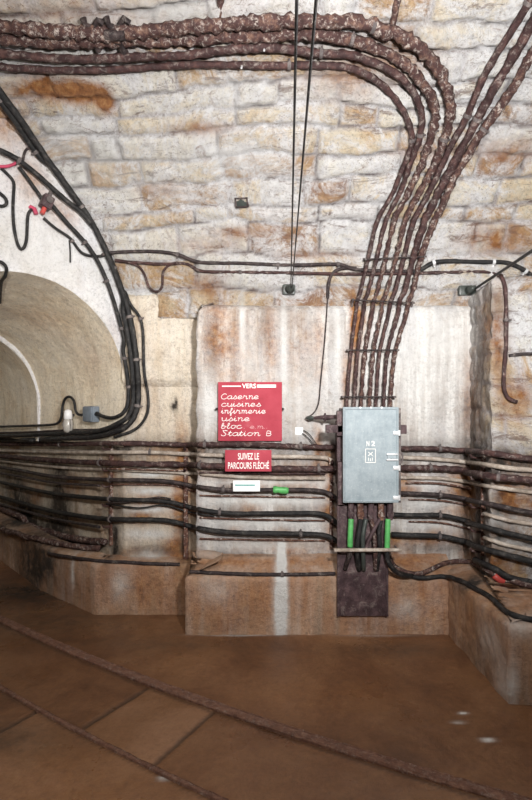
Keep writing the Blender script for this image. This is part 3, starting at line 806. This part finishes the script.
for (lb, pts, rr, mt, of) in (
  ('thin rusty rod along the bright bands at left, topmost', [(112, 468), (150, 469), (185, 470)], .006, 'crust_b', .05),
  ('thin dark wire sagging across the left bay under the fourth dark cable', [(112, 503), (140, 507), (165, 504), (190, 511), (215, 515)], .006, 'black', .04),
  ('dark cable doubling the fifth one in the shaded left corner', [(-12, 499), (25, 509), (60, 518), (105, 526)], .012, 'conduit_dark', .05),
  ('dark cable doubling the third one in the shaded left corner', [(-12, 470), (25, 476), (60, 482), (105, 485)], .010, 'conduit_dark', .05),
  ('rusty rod doubling the second dark pipe below the red signs', [(200, 472), (260, 473), (325, 473)], .008, 'conduit', .03),
  ('rusty rod between the two pale pipes right of the box', [(405, 482), (440, 483), (475, 489)], .007, 'crust_b', .03),
  ('thin rusty rod under the third dark cable at right', [(408, 499), (440, 500), (475, 506)], .006, 'crust_b', .02),
  ('thin rusty rod under the fourth dark cable at right', [(408, 521), (440, 522), (475, 530)], .006, 'crust_b', .02),
  ('pale limed pipe on the right corner above the fourth dark cable', [(488, 514), (505, 519), (540, 525)], .012, 'pipe_white', .02),
  ('pale limed pipe on the right corner above the fifth dark cable', [(488, 538), (505, 544), (540, 551)], .012, 'pipe_white', .02)):
    cable('wall_pipe', lb, 'pipe', pts, rr, mt, of, .25)
# stone lump on the middle plinth
p, n = hit(204, 556)
V, Fc = tube_data([p+Vector((dx, 0, dz)) for dx, dz in ((-.055, .0), (-.05, .005), (-.02, .012), (.02, .008), (.07, .0), (.12, -.01), (.125, -.01))], lambda t: .001+.034*math.sin(PI*min(1, max(0, t)))**.6, 14, .5, 14)
o = mesh_obj('stone_lump', V, Fc, M['plinth'], attrs={'rust': [.3]*len(V), 'dark': [.2]*len(V), 'wht': [.2]*len(V)})
setp(o, 'broken stained lump at the left end of the middle plinth', 'stone')

# cable racks
def rack(px, y0, y1, ys, label, w=.03):
    A = on(px, y0, .012); B = on(px, y1, .012); n = hit(px, (y0+y1)/2)[1]
    e = empty('cable_rack', B, label, 'rack', 'vertical racks holding the pipe runs')
    s = Vector((0, 0, 1)).cross(n).normalized()
    mb = MB()
    D_ = (B-A)
    K = 30
    prev = [A+D_*k/K for k in range(K+1)]
    V, Fc = [], []
    for k, c in enumerate(prev):
        ww = w*(.5+.18*nz(c, 20)); th_ = .008
        V += [c-s*ww-n*.02, c-s*ww+n*th_, c+s*ww+n*th_, c+s*ww-n*.02]
        if k < K:
            for j in range(4): Fc.append((k*4+j, k*4+(j+1) % 4, k*4+4+(j+1) % 4, k*4+4+j))
    Fc += [(0, 1, 2, 3), (K*4+3, K*4+2, K*4+1, K*4)]
    o = mesh_obj('upright', V, Fc, M['crust_b'], e, False)
    for yy in ys:
        c = on(px, yy, .0)
        m2 = MB().tube([c, c+n*.05, c+n*.075+Vector((0, 0, .004)), c+n*.085+Vector((0, 0, .022))], .007, 8, lump=.3)
        m2.build('hook', M['conduit'], e)
rack(186, 446, 560, [449, 470, 486, 505, 524], 'rusted upright rack between the left bay and the middle bay')
rack(331, 460, 548, [462, 480, 497, 520, 540], 'narrow rusty rack just left of the distribution box', .02)
rack(484, 456, 556, [458, 480, 508, 532, 552], 'dark rusty rack on the right corner', .022)
rack(112, 446, 545, [449, 470, 486, 505, 526], 'rusted rack at the edge of the shaded left corner', .022)

# ------------------------------------------------------------------ distribution box
def bxp(px0, px1, py0, py1, d0, d1):     # box whose front face sits at depth d0
    k = d0/F
    return ((px0-266)*k, (px1-266)*k, d0, d1, CZ-(py1-400)*k, CZ-(py0-400)*k)
db = empty('distribution_box', ((371-266)/F*3.55, 3.6, .95), 'blue-grey painted steel distribution box under the seven conduits', 'distribution box')
bp = bxp(343, 399, 407, 503, 3.50, 3.51)
X0, X1, Z0, Z1 = bp[0], bp[1], bp[4], bp[5]
MB().box(X0+.010, X1-.012, 3.53, 3.78, Z0+.012, Z1-.012, bev=.006).build('body', M['maroon'], db)
door = MB().box(X0, X1, 3.50, 3.532, Z0, Z1, bev=.008).build('door', M['galv'], db)
mb = MB()
for (a, b) in (((X0+.012, Z0+.012), (X1-.012, Z0+.012)), ((X1-.012, Z0+.012), (X1-.012, Z1-.012)), ((X1-.012, Z1-.012), (X0+.012, Z1-.012)), ((X0+.012, Z1-.012), (X0+.012, Z0+.012))):
    mb.tube([(a[0], 3.499, a[1]), (b[0], 3.499, b[1])], .005, 8)
mb.build('door_rim', M['chrome'], door).data.materials[0] = M['galv']
# bright hinges and latch
for py in (433, 468, 498):
    c = Vector(((396.5-266)/F*3.49, 3.497, CZ-(py-400)/F*3.49))
    MB().box(c.x-.020, c.x+.020, 3.490, 3.50, c.z-.012, c.z+.012, bev=.003).cyl((c.x+.020, 3.50, c.z), (0, 0, 1), .009, .035, 12).build('hinge', M['chrome'], door)
c = Vector(((392-266)/F*3.49, 3.497, CZ-(457-400)/F*3.49))
for dz in (-.018, .018): MB().box(c.x-.035, c.x+.04, 3.484, 3.499, c.z+dz-.005, c.z+dz+.005, bev=.002).build('latch_bar', M['chrome'], door)
MB().box(c.x-.030, c.x+.030, 3.49, 3.50, c.z-.012, c.z+.012, bev=.003).build('latch_plate', M['galv'], door)
mb = MB(); pts = [Vector((c.x+.055+.022*math.sin(a), 3.52, c.z-.008+.040*math.cos(a))) for a in np.linspace(0, PI*1.7, 16)]
mb.tube(pts, .006, 8); mb.build('latch_ring', M['steel'], db)
for k in (-.07, 0, .07): MB().cyl(((371-266)/F*3.5+k, 3.505, Z1-.004), (0, 1, 0), .006, .012, 10).build('screw', M['chrome'], door)
# side cleats on wall brackets
for (a, b, y0, y1, nm) in ((326, 345, 425, 433, 'cleat'), (399, 407, 425, 434, 'cleat'), (337, 344, 411, 436, 'cleat')):
    b_ = bxp(a, b, y0, y1, 3.55, 3.60); MB().box(*b_, bev=.006).build(nm, M['maroon'], db)
b_ = bxp(338, 344, 462, 505, 3.55, 3.62); MB().box(*b_, bev=.006).build('side_rail', M['maroon'], db)
b_ = bxp(398, 401, 408, 503, 3.52, 3.70); MB().box(*b_, bev=.004).build('side_rail', M['steel'], db)
# dark backing plate
bk = bxp(337, 388, 500, 616, 3.60, 3.62)
MB().box(bk[0], bk[1], 3.596, 3.612, bk[4], 1.50, bev=.004).box(bk[0], bk[0]+.015, 3.585, 3.60, bk[4], 1.0, bev=.003).box(bk[1]-.015, bk[1], 3.585, 3.60, bk[4], 1.0, bev=.003).build('backing_plate', M['maroon'], db)
MB().box(bk[0]+.02, bk[1]-.02, 3.60, 3.85, 1.0, 1.45, bev=.004).build('stand_off', M['maroon'], db)
# glands under the box
for gx in (351, 360.5, 371, 381, 390):
    x = (gx-266)/F*3.56; z = CZ-(503-400)/F*3.55
    mb = MB(); mb.cyl((x, 3.56, z-.03), (0, 0, 1), .021, .07, 16); mb.cyl((x, 3.56, z-.075), (0, 0, 1), .026, .03, 6); mb.cyl((x, 3.56, z-.10), (0, 0, 1), .018, .03, 16)
    mb.build('gland', M['crust_b'] if gx in (360.5, 381) else M['maroon'], db)
# tails below the box
def tail(lab_, pts, r, mat, name='tail_cable'):
    P = [Vector(((a-266)/F*d, d, CZ-(b-400)/F*d)) for a, b, d in pts]
    P = resample([Vector(q) for q in catmull([tuple(q) for q in P], 8)], .012)
    o = mesh_obj(name, *tube_data(P, r, 12, .08, 30, r*1000), M[mat]); setp(o, lab_, 'cable' if 'sleeve' not in name else 'sleeve', 'cables under the distribution box'); return o
tail('green cable tail under the left end of the box', [(351, 519, 3.555), (350.5, 530, 3.545), (350, 547, 3.545)], .018, 'green')
tail('brown cable end below the green tail at left, looping into the backing plate', [(350, 548, 3.545), (349.5, 556, 3.55), (347, 563, 3.57), (345, 569, 3.60)], .016, 'conduit_dark')
tail('green cable tail under the right end of the box', [(388, 519, 3.555), (387.5, 532, 3.545), (387, 550, 3.545)], .018, 'green')
tail('black cable from below the right green tail turning right onto the plinth', [(387, 551, 3.545), (388, 560, 3.54), (393, 569, 3.54), (402, 575, 3.58), (412, 576, 3.63)], .017, 'black')
tail('black cable tail, second from the left under the box', [(361, 519, 3.555), (359, 532, 3.545), (357, 550, 3.55), (358, 563, 3.57), (359, 570, 3.60)], .017, 'black')
tail('blue-black cable tail in the middle under the box', [(366, 519, 3.565), (363, 535, 3.55), (363, 550, 3.55), (363.5, 564, 3.57), (363.5, 570, 3.6)], .015, 'insul')
tail('pale grey cable tail, third from the right under the box', [(371, 519, 3.555), (374, 532, 3.545), (375, 548, 3.55), (375.5, 562, 3.57), (375, 570, 3.60)], .014, 'crust')
tail('thin crossing dark tail right of the middle under the box', [(380, 519, 3.555), (374, 530, 3.53), (369, 540, 3.53), (366, 549, 3.545)], .012, 'maroon')
tail('black cable tail, second from the right under the box', [(381, 519, 3.56), (379, 533, 3.55), (380, 548, 3.55), (378, 562, 3.57), (377, 570, 3.60)], .014, 'black')
A = Vector(((334-266)/F*3.53, 3.52, CZ-(549.5-400)/F*3.53)); B = Vector(((401-266)/F*3.53, 3.52, A.z))
o = MB().tube([A, A.lerp(B, .5), B], .011, 12, lump=.3, lumpscale=40).build('clamp_bar', M['pipe_white']); setp(o, 'whitish bar clamping the cable tails below the distribution box', 'clamp')
for k in (.08, .3, .5, .7, .95):
    q = A.lerp(B, k); MB().tube([q, q+Vector((0, .09, 0))], .006, 8).build('fixing_bolt', M['steel'], o)

# ------------------------------------------------------------------ writing
G = {
 'C': [[(.95, 1.35), (.6, 1.6), (.2, 1.3), (.0, .7), (.25, .08), (.7, .0), (1.1, .35)]],
 'c': [[(.85, .8), (.55, 1), (.2, .8), (.08, .4), (.3, .04), (.7, .04), (1.05, .35)]],
 'a': [[(.85, .85), (.5, 1), (.15, .75), (.08, .3), (.35, .0), (.7, .2), (.88, .9)], [(.88, .95), (.82, .25), (.98, .02), (1.2, .3)]],
 's': [[(0, .1), (.35, .6), (.5, 1.05), (.72, .6), (.75, .15), (.45, .0), (.2, .12)], [(.72, .1), (.95, .3)]],
 'e': [[(0, .3), (.5, .45), (.78, .75), (.5, 1), (.18, .75), (.15, .25), (.45, .0), (.95, .3)]],
 'r': [[(0, .2), (.2, 1.1), (.3, .85), (.65, .88), (.65, .25), (.8, .0), (1.0, .3)]],
 'n': [[(.05, .9), (.2, 1), (.2, .0)], [(.2, .6), (.5, 1), (.75, .8), (.72, .2), (.88, .0), (1.08, .3)]],
 'u': [[(0, .8), (.15, 1), (.15, .3), (.4, .0), (.75, .3), (.8, 1)], [(.8, 1), (.78, .2), (.92, .0), (1.1, .3)]],
 'i': [[(0, .3), (.2, .95), (.2, .2), (.35, .0), (.55, .3)], [(.2, 1.35), (.22, 1.45)]],
 'f': [[(.0, .3), (.4, 1.0), (.55, 1.5), (.4, 1.6), (.3, 1.3), (.3, -.5), (.45, -.55), (.5, .1), (.75, .3)]],
 'm': [[(.05, .9), (.18, 1), (.18, .0)], [(.18, .6), (.42, 1), (.6, .8), (.6, .0)], [(.6, .6), (.85, 1), (1.05, .8), (1.02, .2), (1.15, .0), (1.35, .3)]],
 'b': [[(.0, .3), (.35, 1.2), (.3, 1.65), (.12, 1.4), (.12, .1), (.45, .0), (.7, .35), (.55, .8), (.3, .7)], [(.62, .6), (.95, .7)]],
 'l': [[(.0, .3), (.35, 1.2), (.3, 1.65), (.12, 1.4), (.15, .15), (.35, .0), (.6, .3)]],
 'o': [[(.5, 1), (.15, .75), (.12, .25), (.45, .0), (.8, .3), (.75, .8), (.5, 1), (.7, .85), (1.05, .8)]],
 't': [[(.0, .3), (.3, 1.0), (.32, 1.5)], [(.32, 1.5), (.25, .25), (.42, .0), (.65, .3)], [(.05, 1.0), (.6, 1.0)]],
 'S': [[(.9, 1.5), (.55, 1.65), (.25, 1.35), (.5, .9), (.75, .5), (.5, .0), (.1, .1), (.0, .35)], [(.1, 1.6), (.9, 1.5)]],
 'B': [[(.1, 0), (.1, 1.5), (.7, 1.45), (.85, 1.15), (.65, .82), (.2, .8)], [(.2, .8), (.8, .75), (.95, .4), (.7, .02), (.1, 0)]],
 '.': [[(.1, .0), (.18, .08)]],
}
ADV = {'C': 1.15, 'i': .6, 'm': 1.4, 'f': .8, 'l': .65, 't': .7, ' ': .8, '.': .4, 'B': 1.2, 's': .95}
def script_text(txt, x, z, y, h, wid, mat, parent, r=.0018):
    mb = MB(); cx = 0
    tot = sum(ADV.get(c, 1.05) for c in txt); k = wid/tot
    for c in txt:
        for st in G.get(c, []):
            pts = catmull([(p[0], p[1]) for p in st], 5) if len(st) > 2 else st
            mb.tube([(x+(cx+p[0]+p[1]*.10)*k, y, z+p[1]*h) for p in pts], r, 6)
        cx += ADV.get(c, 1.05)
    return mb.build('lettering', M[mat], parent)
def font_text(txt, x, z, y, wid, hgt, mat, parent, bold=.0):
    cu = bpy.data.curves.new('lettering', 'FONT'); cu.body = txt; cu.size = 1; cu.extrude = .001; cu.offset = bold
    tmp = bpy.data.objects.new('lettering_curve', cu); C.objects.link(tmp)
    dg = bpy.context.evaluated_depsgraph_get(); me = bpy.data.meshes.new_from_object(tmp.evaluated_get(dg))
    bpy.data.objects.remove(tmp)
    co = np.array([tuple(v.co) for v in me.vertices]); a = co.min(0); b = co.max(0)
    for v in me.vertices:
        u, w = (v.co.x-a[0])/(b[0]-a[0]), (v.co.y-a[1])/(b[1]-a[1])
        v.co = Vector((x+u*wid, y-.0012-(v.co.z*.6), z+w*hgt))
    me.materials.clear(); me.materials.append(M[mat])
    o = bpy.data.objects.new('lettering', me); C.objects.link(o); o.parent = parent; o.matrix_parent_inverse = parent.matrix_world.inverted()
    return o
def PX(px, d): return (px-266)/F*d
def PZ(py, d): return CZ-(py-400)/F*d

d = 3.815
s1 = empty('direction_sign', (PX(250, d), d, PZ(441, d)), 'large square red sign with white handwritten-style list on the plaster', 'sign')
MB().box(PX(218, d), PX(282, d), d, d+.006, PZ(441, d), PZ(382, d), bev=.002).build('panel', M['sign'], s1)
for px in (216.5, 283):
    MB().cyl((PX(px, d), d+.012, PZ(409, d)), (0, 1, 0), .009, .045, 12).build('bolt', M['conduit_dark'], s1)
yy = d-.001
MB().box(PX(222, d), PX(241, d), yy-.001, yy, PZ(386.8, d), PZ(385.6, d), bev=0).build('rule', M['whitepaint'], s1)
MB().box(PX(257, d), PX(276, d), yy-.001, yy, PZ(387.6, d), PZ(384.6, d), bev=0).build('rule', M['whitepaint'], s1)
font_text('VERS', PX(242, d), PZ(388.3, d), d, PX(256, d)-PX(242, d), .034, 'whitepaint', s1, .02)
rows = [('Caserne', 221, 259, 399), ('cuisines', 221, 261, 406.5), ('infirmerie', 221, 266, 413.5), ('usine', 221, 250, 421), ('bloc', 221, 242, 428.5), ('Station', 221, 260, 435.8)]
for tx, x0, x1, yb in rows:
    script_text(tx, PX(x0, d), PZ(yb, d), yy, .0235, PX(x1, d)-PX(x0, d), 'whitepaint', s1, .0025)
script_text('B', PX(266, d), PZ(435.8, d), yy, .022, PX(272, d)-PX(266, d), 'whitepaint', s1, .0024)
script_text('. e.m..', PX(243.5, d), PZ(428.5, d), yy, .018, PX(268, d)-PX(243.5, d), 'fadedpaint', s1, .002)

d = 3.735
s2 = empty('direction_sign', (PX(248, d), d, PZ(472, d)), 'small red sign with white capitals hanging over the pipes below the larger sign', 'sign')
MB().box(PX(225, d), PX(271.5, d), d, d+.005, PZ(471.5, d), PZ(450, d), bev=.002).build('panel', M['sign'], s2)
font_text('SUIVEZ LE', PX(238, d), PZ(459.6, d), d, PX(259, d)-PX(238, d), PZ(453, d)-PZ(459.6, d), 'whitepaint', s2, .015)
font_text('PARCOURS FLÉCHÉ', PX(228, d), PZ(468.8, d), d, PX(269, d)-PX(228, d), PZ(460.6, d)-PZ(468.8, d), 'whitepaint', s2, .015)
for hx in (240, 256): MB().box(PX(hx, d), PX(hx+4, d), d+.005, d+.03, PZ(469, d), PZ(452, d), bev=.002).build('hanger', M['steel'], s2)
d = 3.755
s3 = empty('cable_label', (PX(246, d), d, PZ(491, d)), 'small white label with a thin teal line on the third dark cable', 'label')
MB().box(PX(233, d), PX(260, d), d, d+.006, PZ(491.5, d), PZ(480.5, d), bev=.002).build('panel', M['label'], s3)
MB().box(PX(235, d), PX(255, d), d-.001, d, PZ(485.8, d), PZ(484.5, d), bev=0).build('line', M['label_line'], s3)
cable('green_wrap', 'green tape wrapped round the cable right of the white label', 'tape', [(273, 489), (281, 489), (288, 489.5)], .021, 'green', .05, .5, smooth=1, ls=60)
# box marking
dd = 3.4995
font_text('N', PX(366.5, 3.5), PZ(446, 3.5), dd, .018, .033, 'whitepaint', door, .01)
font_text('2', PX(371.5, 3.5), PZ(446, 3.5), dd, .022, .033, 'whitepaint', door, .02)
x0, x1, z0, z1 = PX(365.5, 3.5), PX(375.5, 3.5), PZ(462.5, 3.5), PZ(449, 3.5)
mb = MB()
for a, b in (((x0, z0), (x1, z0)), ((x1, z0), (x1, z1)), ((x1, z1), (x0, z1)), ((x0, z1), (x0, z0)), ((x0+.018, z1-.02), (x1-.018, z1-.045)), ((x1-.018, z1-.02), (x0+.018, z1-.045)), ((x0+.02, z0+.012), (x0+.02, z0+.032)), ((x1-.02, z0+.012), (x1-.02, z0+.032)), (((x0+x1)/2, z0+.010), ((x0+x1)/2, z0+.028))):
    mb.tube([(a[0], dd, a[1]), (b[0], dd, b[1])], .0022, 6)
mb.build('marking', M['whitepaint'], door)
# little white card and antenna-like wires by the box
p = on(299, 431, .008)
o = MB().box(p.x-.028, p.x+.028, p.y-.003, p.y+.003, p.z-.026, p.z+.026, bev=.002).build('wall_card', M['label']); setp(o, 'tiny blank white card on the plaster right of the big red sign', 'card')
cable('bare_wire', 'pair-forming thin wire arching left of the box, upper one', 'wire', [(303, 430), (308, 432), (312, 438), (317, 445)], .003, 'black', .03)
cable('bare_wire', 'pair-forming thin wire arching left of the box, lower one', 'wire', [(302, 433), (306, 435), (310, 440), (315, 446)], .003, 'black', .03)
# spiky valve left of the box
A = on(305, 418, .04); B = Vector((PX(343, 3.6), 3.66, PZ(417, 3.6)))
vv = empty('rusty_valve', A.lerp(B, .6), 'dark rusty valve with pointed spout left of the box top', 'valve')
mesh_obj('stem', *tube_data([A.lerp(B, t) for t in np.linspace(0, 1, 14)], lambda t: .002+.012*min(1, t*2.2), 10, .2, 40), M['maroon'], vv)
c = A.lerp(B, .55)
MB().cyl(c, (1, 0, 0), .030, .012, 8).cyl(c+Vector((.012, 0, 0)), (1, 0, 0), .018, .05, 10).build('collar', M['maroon'], vv)
mesh_obj('spout_tip', *tube_data([A.lerp(B, t) for t in np.linspace(0, .28, 8)], lambda t: .004+.012*math.sin(PI*t), 10, .2, 40), M['insul'], vv)
cable('drip_wire', 'short bent wire under the rusty pipe left of the box', 'wire', [(327, 457), (330, 460), (329, 466), (325, 470)], .006, 'crust_b', .04)

# ------------------------------------------------------------------ overhead span wires and anchors
def anchor(px, py, label, wide):
    p, n = hit(px, py); q = p+n*.03
    e = empty('wire_anchor', p, label, 'anchor', 'anchors of the overhead wires')
    q.y = min(q.y, p.y-.03)
    MB().box(q.x-wide, q.x+wide*.8, q.y-.01, p.y+.05, q.z-.035, q.z+.04, bev=.012).build('anchor_plate', M['insul'], e)
    mb = MB(); dirv = Vector((.0, -1, .02)).normalized()
    V, Fc = tube_data([q+dirv*s for s in (0, .01, .03, .05, .06, .08, .09)], lambda t: (.030, .034, .022, .030, .018, .016, .008)[min(6, int(t*6.01))], 14)
    mesh_obj('insulator', V, Fc, M['insul'], e)
    return q
q = anchor(289.5, 290, 'dark anchor block left of the seven conduits where two wires end', .052)
for (tx, lb) in ((.060, 'left one of the two black wires stretching overhead from the middle anchor'), (.098, 'right one of the two black wires stretching overhead from the middle anchor')):
    dxs = (tx*1.04/1.04); E = Vector((tx, 1.04, 2.38)); st = q+Vector((.006 if tx < .08 else .014, -.06, 0)); 
    st.z = q.z; dirv = (E-st); far_ = st+dirv*((st.y+1.5)/(st.y-1.04)); 
    pts = [st.lerp(far_, k/60) for k in range(61)]
    for k, v in enumerate(pts): v.z -= 0
    o = mesh_obj('overhead_wire', *tube_data(pts, .0034, 8, .1, 20), M['black']); setp(o, lb, 'wire', 'overhead wires from the middle anchor')
q = anchor(467, 291, 'dark anchor block right of the seven conduits where the slanting rod ends', .07)
E = Vector((PX(532, 2.65), 2.65, PZ(251, 2.65))); st = q+Vector((.03, -.03, .005)); far_ = st+(E-st)*((st.y+1.5)/(st.y-2.65))
o = mesh_obj('overhead_rod', *tube_data([st.lerp(far_, k/60) for k in range(61)], .0085, 8, .1, 20), M['black']); setp(o, 'single black rod slanting from the right anchor out of the picture', 'rod')

p, n = hit(242, 202)
isoc = empty('iron_socket', p, 'small dark square iron socket set in the masonry left of the overhead wires', 'socket')
R_ = Matrix.Translation(p+n*.012) @ n.to_track_quat('-Y', 'Z').to_matrix().to_4x4()
mb = MB().box(-.040, .040, .002, .03, -.026, .026, bev=.003); MB().add((mb.V, mb.F), R_).build('back_plate', M['insul'], isoc)
mb = MB().box(-.046, .046, -.014, .03, .024, .034, bev=.003).box(-.046, .046, -.014, .03, -.034, -.024, bev=.003).box(-.046, -.036, -.014, .03, -.034, .034, bev=.003).box(.036, .046, -.014, .03, -.034, .034, bev=.003)
MB().add((mb.V, mb.F), R_).build('frame', M['conduit_dark'], isoc)
# hooks and straps on the crusted pipes, upper left
def gnarl(px, py, lab_, seed, s=1.0):
    R = random.Random(seed); p, n = hit(px, py)
    e = p+n*.05; mb = MB()
    side_ = Vector((1, 0, 0)); upv = n.cross(side_).normalized()
    if upv.z < 0: upv = -upv
    base = e-upv*.08*s
    mb.tube([base-n*.05, base, e, e+upv*.05*s+side_*.01, e+upv*.08*s+side_*.035*s, e+upv*.06*s+side_*.06*s], .015, 8, lump=.6, lumpscale=40)
    mb.tube([e+upv*.03*s, e+upv*.05*s-side_*.04*s, e+upv*.085*s-side_*.045*s], .014, 8, lump=.6, lumpscale=40)
    mb.tube([e-side_*.03*s-upv*.03*s, e+side_*.07*s-upv*.035*s], .013, 8, lump=.6, lumpscale=40)
    o = mb.build('pipe_hook', M['conduit_dark']); setp(o, lab_, 'hook', 'rusted hooks on the crusted pipes')
gnarl(97, 30, 'gnarled rusty hook on the crusted pipes at upper left, left one of two', 1)
gnarl(122, 32, 'gnarled rusty hook on the crusted pipes at upper left, right one of two', 2, 1.2)
mb = MB(); A = on(108, 28, .075); B = on(128, 28, .075); mb.tube([A, A.lerp(B, .5), B], .024, 12, lump=.35, lumpscale=35)
o = mb.build('coupling', M['conduit_dark']); setp(o, 'dark pipe coupling between the two gnarled hooks', 'coupling')
for (a, lb) in (([(221, -8), (221, 4), (221, 20)], 'rusty strap running up from the crusted pipes near top centre'), ([(399, -8), (396, 6), (392, 26)], 'greyish strap running up from the outermost pipe bend')):
    P = path(a, .012, smooth=0, step=.01); V, Fc = [], []
    V, Fc = tube_data(P, .018, 8, .4, 30); o = mesh_obj('pipe_strap', V, Fc, M['crust']); setp(o, lb, 'strap', 'straps at the top of the vault')
# blue bolts on pipes
for (a, b, lb) in ((265, 43, 'tiny bright bolt on the second lower pipe at top centre'), (243, 61, 'tiny bright bolt on the lowest pipe at top centre')):
    p = on(a, b, .075); n = hit(a, b)[1]; o = MB().cyl(p, n, .006, .02, 8).build('pipe_bolt', M['chrome']); setp(o, lb, 'bolt', 'bright bolts on the top pipes')

# ------------------------------------------------------------------ rails
def rail(name, label, pts, w, h, base=-.05):
    V, Fc = [], []
    prof = [(-w*.5, base), (-w*.5, h*.55), (-w*.40, h*.95), (-.2*w, h), (w*.12, h), (w*.18, h*.45), (w*.34, h*.42), (w*.42, h*.8), (w*.5, h*.6), (w*.5, base)]
    n = len(pts)
    for i, p in enumerate(pts):
        t = (pts[min(i+1, n-1)]-pts[max(0, i-1)]).normalized(); s = Vector((-t.y, t.x, 0))
        for (a, z) in prof:
            q = p+s*a; q.z = z; g = .0022*nz(q, 35)+.0015*nz(q, 80); V.append(q+Vector((0, g, g)))
    m = len(prof)
    for i in range(n-1):
        for k in range(m): Fc.append((i*m+k, i*m+(k+1) % m, (i+1)*m+(k+1) % m, (i+1)*m+k))
    Fc += [tuple(range(m)), tuple(range((n-1)*m, n*m))[::-1]]
    o = mesh_obj(name, V, Fc, M['rail'], None, True); sharp(o, 35); setp(o, label, 'rail', 'narrow gauge rails'); return o
rail('rail', 'wider curved rail sunk in the brown floor, nearer the wall', resample(R1, .015), .062, .018)
rail('rail', 'thin curved rail sunk in the brown floor, nearer the camera', resample(R2, .015), .028, .012)

# ------------------------------------------------------------------ light
def area(name, loc, tgt, size, e, col=(1, .96, .9), sy=None):
    l = bpy.data.lights.new(name, 'AREA'); l.energy = e; l.color = col; l.shape = 'RECTANGLE'; l.size = size; l.size_y = sy or size
    o = bpy.data.objects.new(name, l); C.objects.link(o); o.location = loc
    o.rotation_euler = (Vector(tgt)-Vector(loc)).to_track_quat('-Z', 'Y').to_euler(); return o
def spot(name, loc, tgt, e, ang, blend, rad, col):
    l = bpy.data.lights.new(name, 'SPOT'); l.energy = e; l.color = col; l.spot_size = math.radians(ang); l.spot_blend = blend; l.shadow_soft_size = rad
    o = bpy.data.objects.new(name, l); C.objects.link(o); o.location = loc
    o.rotation_euler = (Vector(tgt)-Vector(loc)).to_track_quat('-Z', 'Y').to_euler(); return o
spot('key_spot', (.65, .25, 2.30), (.50, 3.7, 2.85), 860, 110, 1.0, .12, (1, .985, .96))  # unseen key light added, soft cone lets the left fall off darker
spot('tunnel_mouth_fill', (-1.25, .2, 1.45), (-1.55, 4.0, 2.20), 190, 44, 1.0, .10, (1, .96, .88))  # unseen fill spot added to brighten the side tunnel mouth
area('vault_fill', (-.4, .1, 3.2), (-.5, 2.8, 2.6), .7, 60, (1, .96, .9))  # unseen fill added to lift the upper-left vault and near floor
area('tunnel_area_light', tuple(CN+U*3.2+H*.75+Vector((0, 0, 2.05))), tuple(CN+U*3.0+H*.75+Vector((0, 0, 0))), .4, 3, (.95, 1, .95))  # weak area light high inside the side tunnel
w = bpy.data.worlds.new('World'); bpy.context.scene.world = w; w.use_nodes = True
w.node_tree.nodes['Background'].inputs[0].default_value = (.8, .85, 1, 1); w.node_tree.nodes['Background'].inputs[1].default_value = .05

cam = bpy.data.cameras.new('Camera'); co = bpy.data.objects.new('Camera', cam); C.objects.link(co)
co.location = CAM; co.rotation_euler = (PI/2, 0, 0)
cam.sensor_fit = 'VERTICAL'; cam.sensor_height = 36; cam.lens = 36*F/800; cam.clip_start = .02
S = bpy.context.scene; S.camera = co
S.view_settings.view_transform = 'Standard'; S.view_settings.look = 'None'; S.view_settings.gamma = 1
S.view_settings.use_curve_mapping = False; S.view_settings.exposure = .0
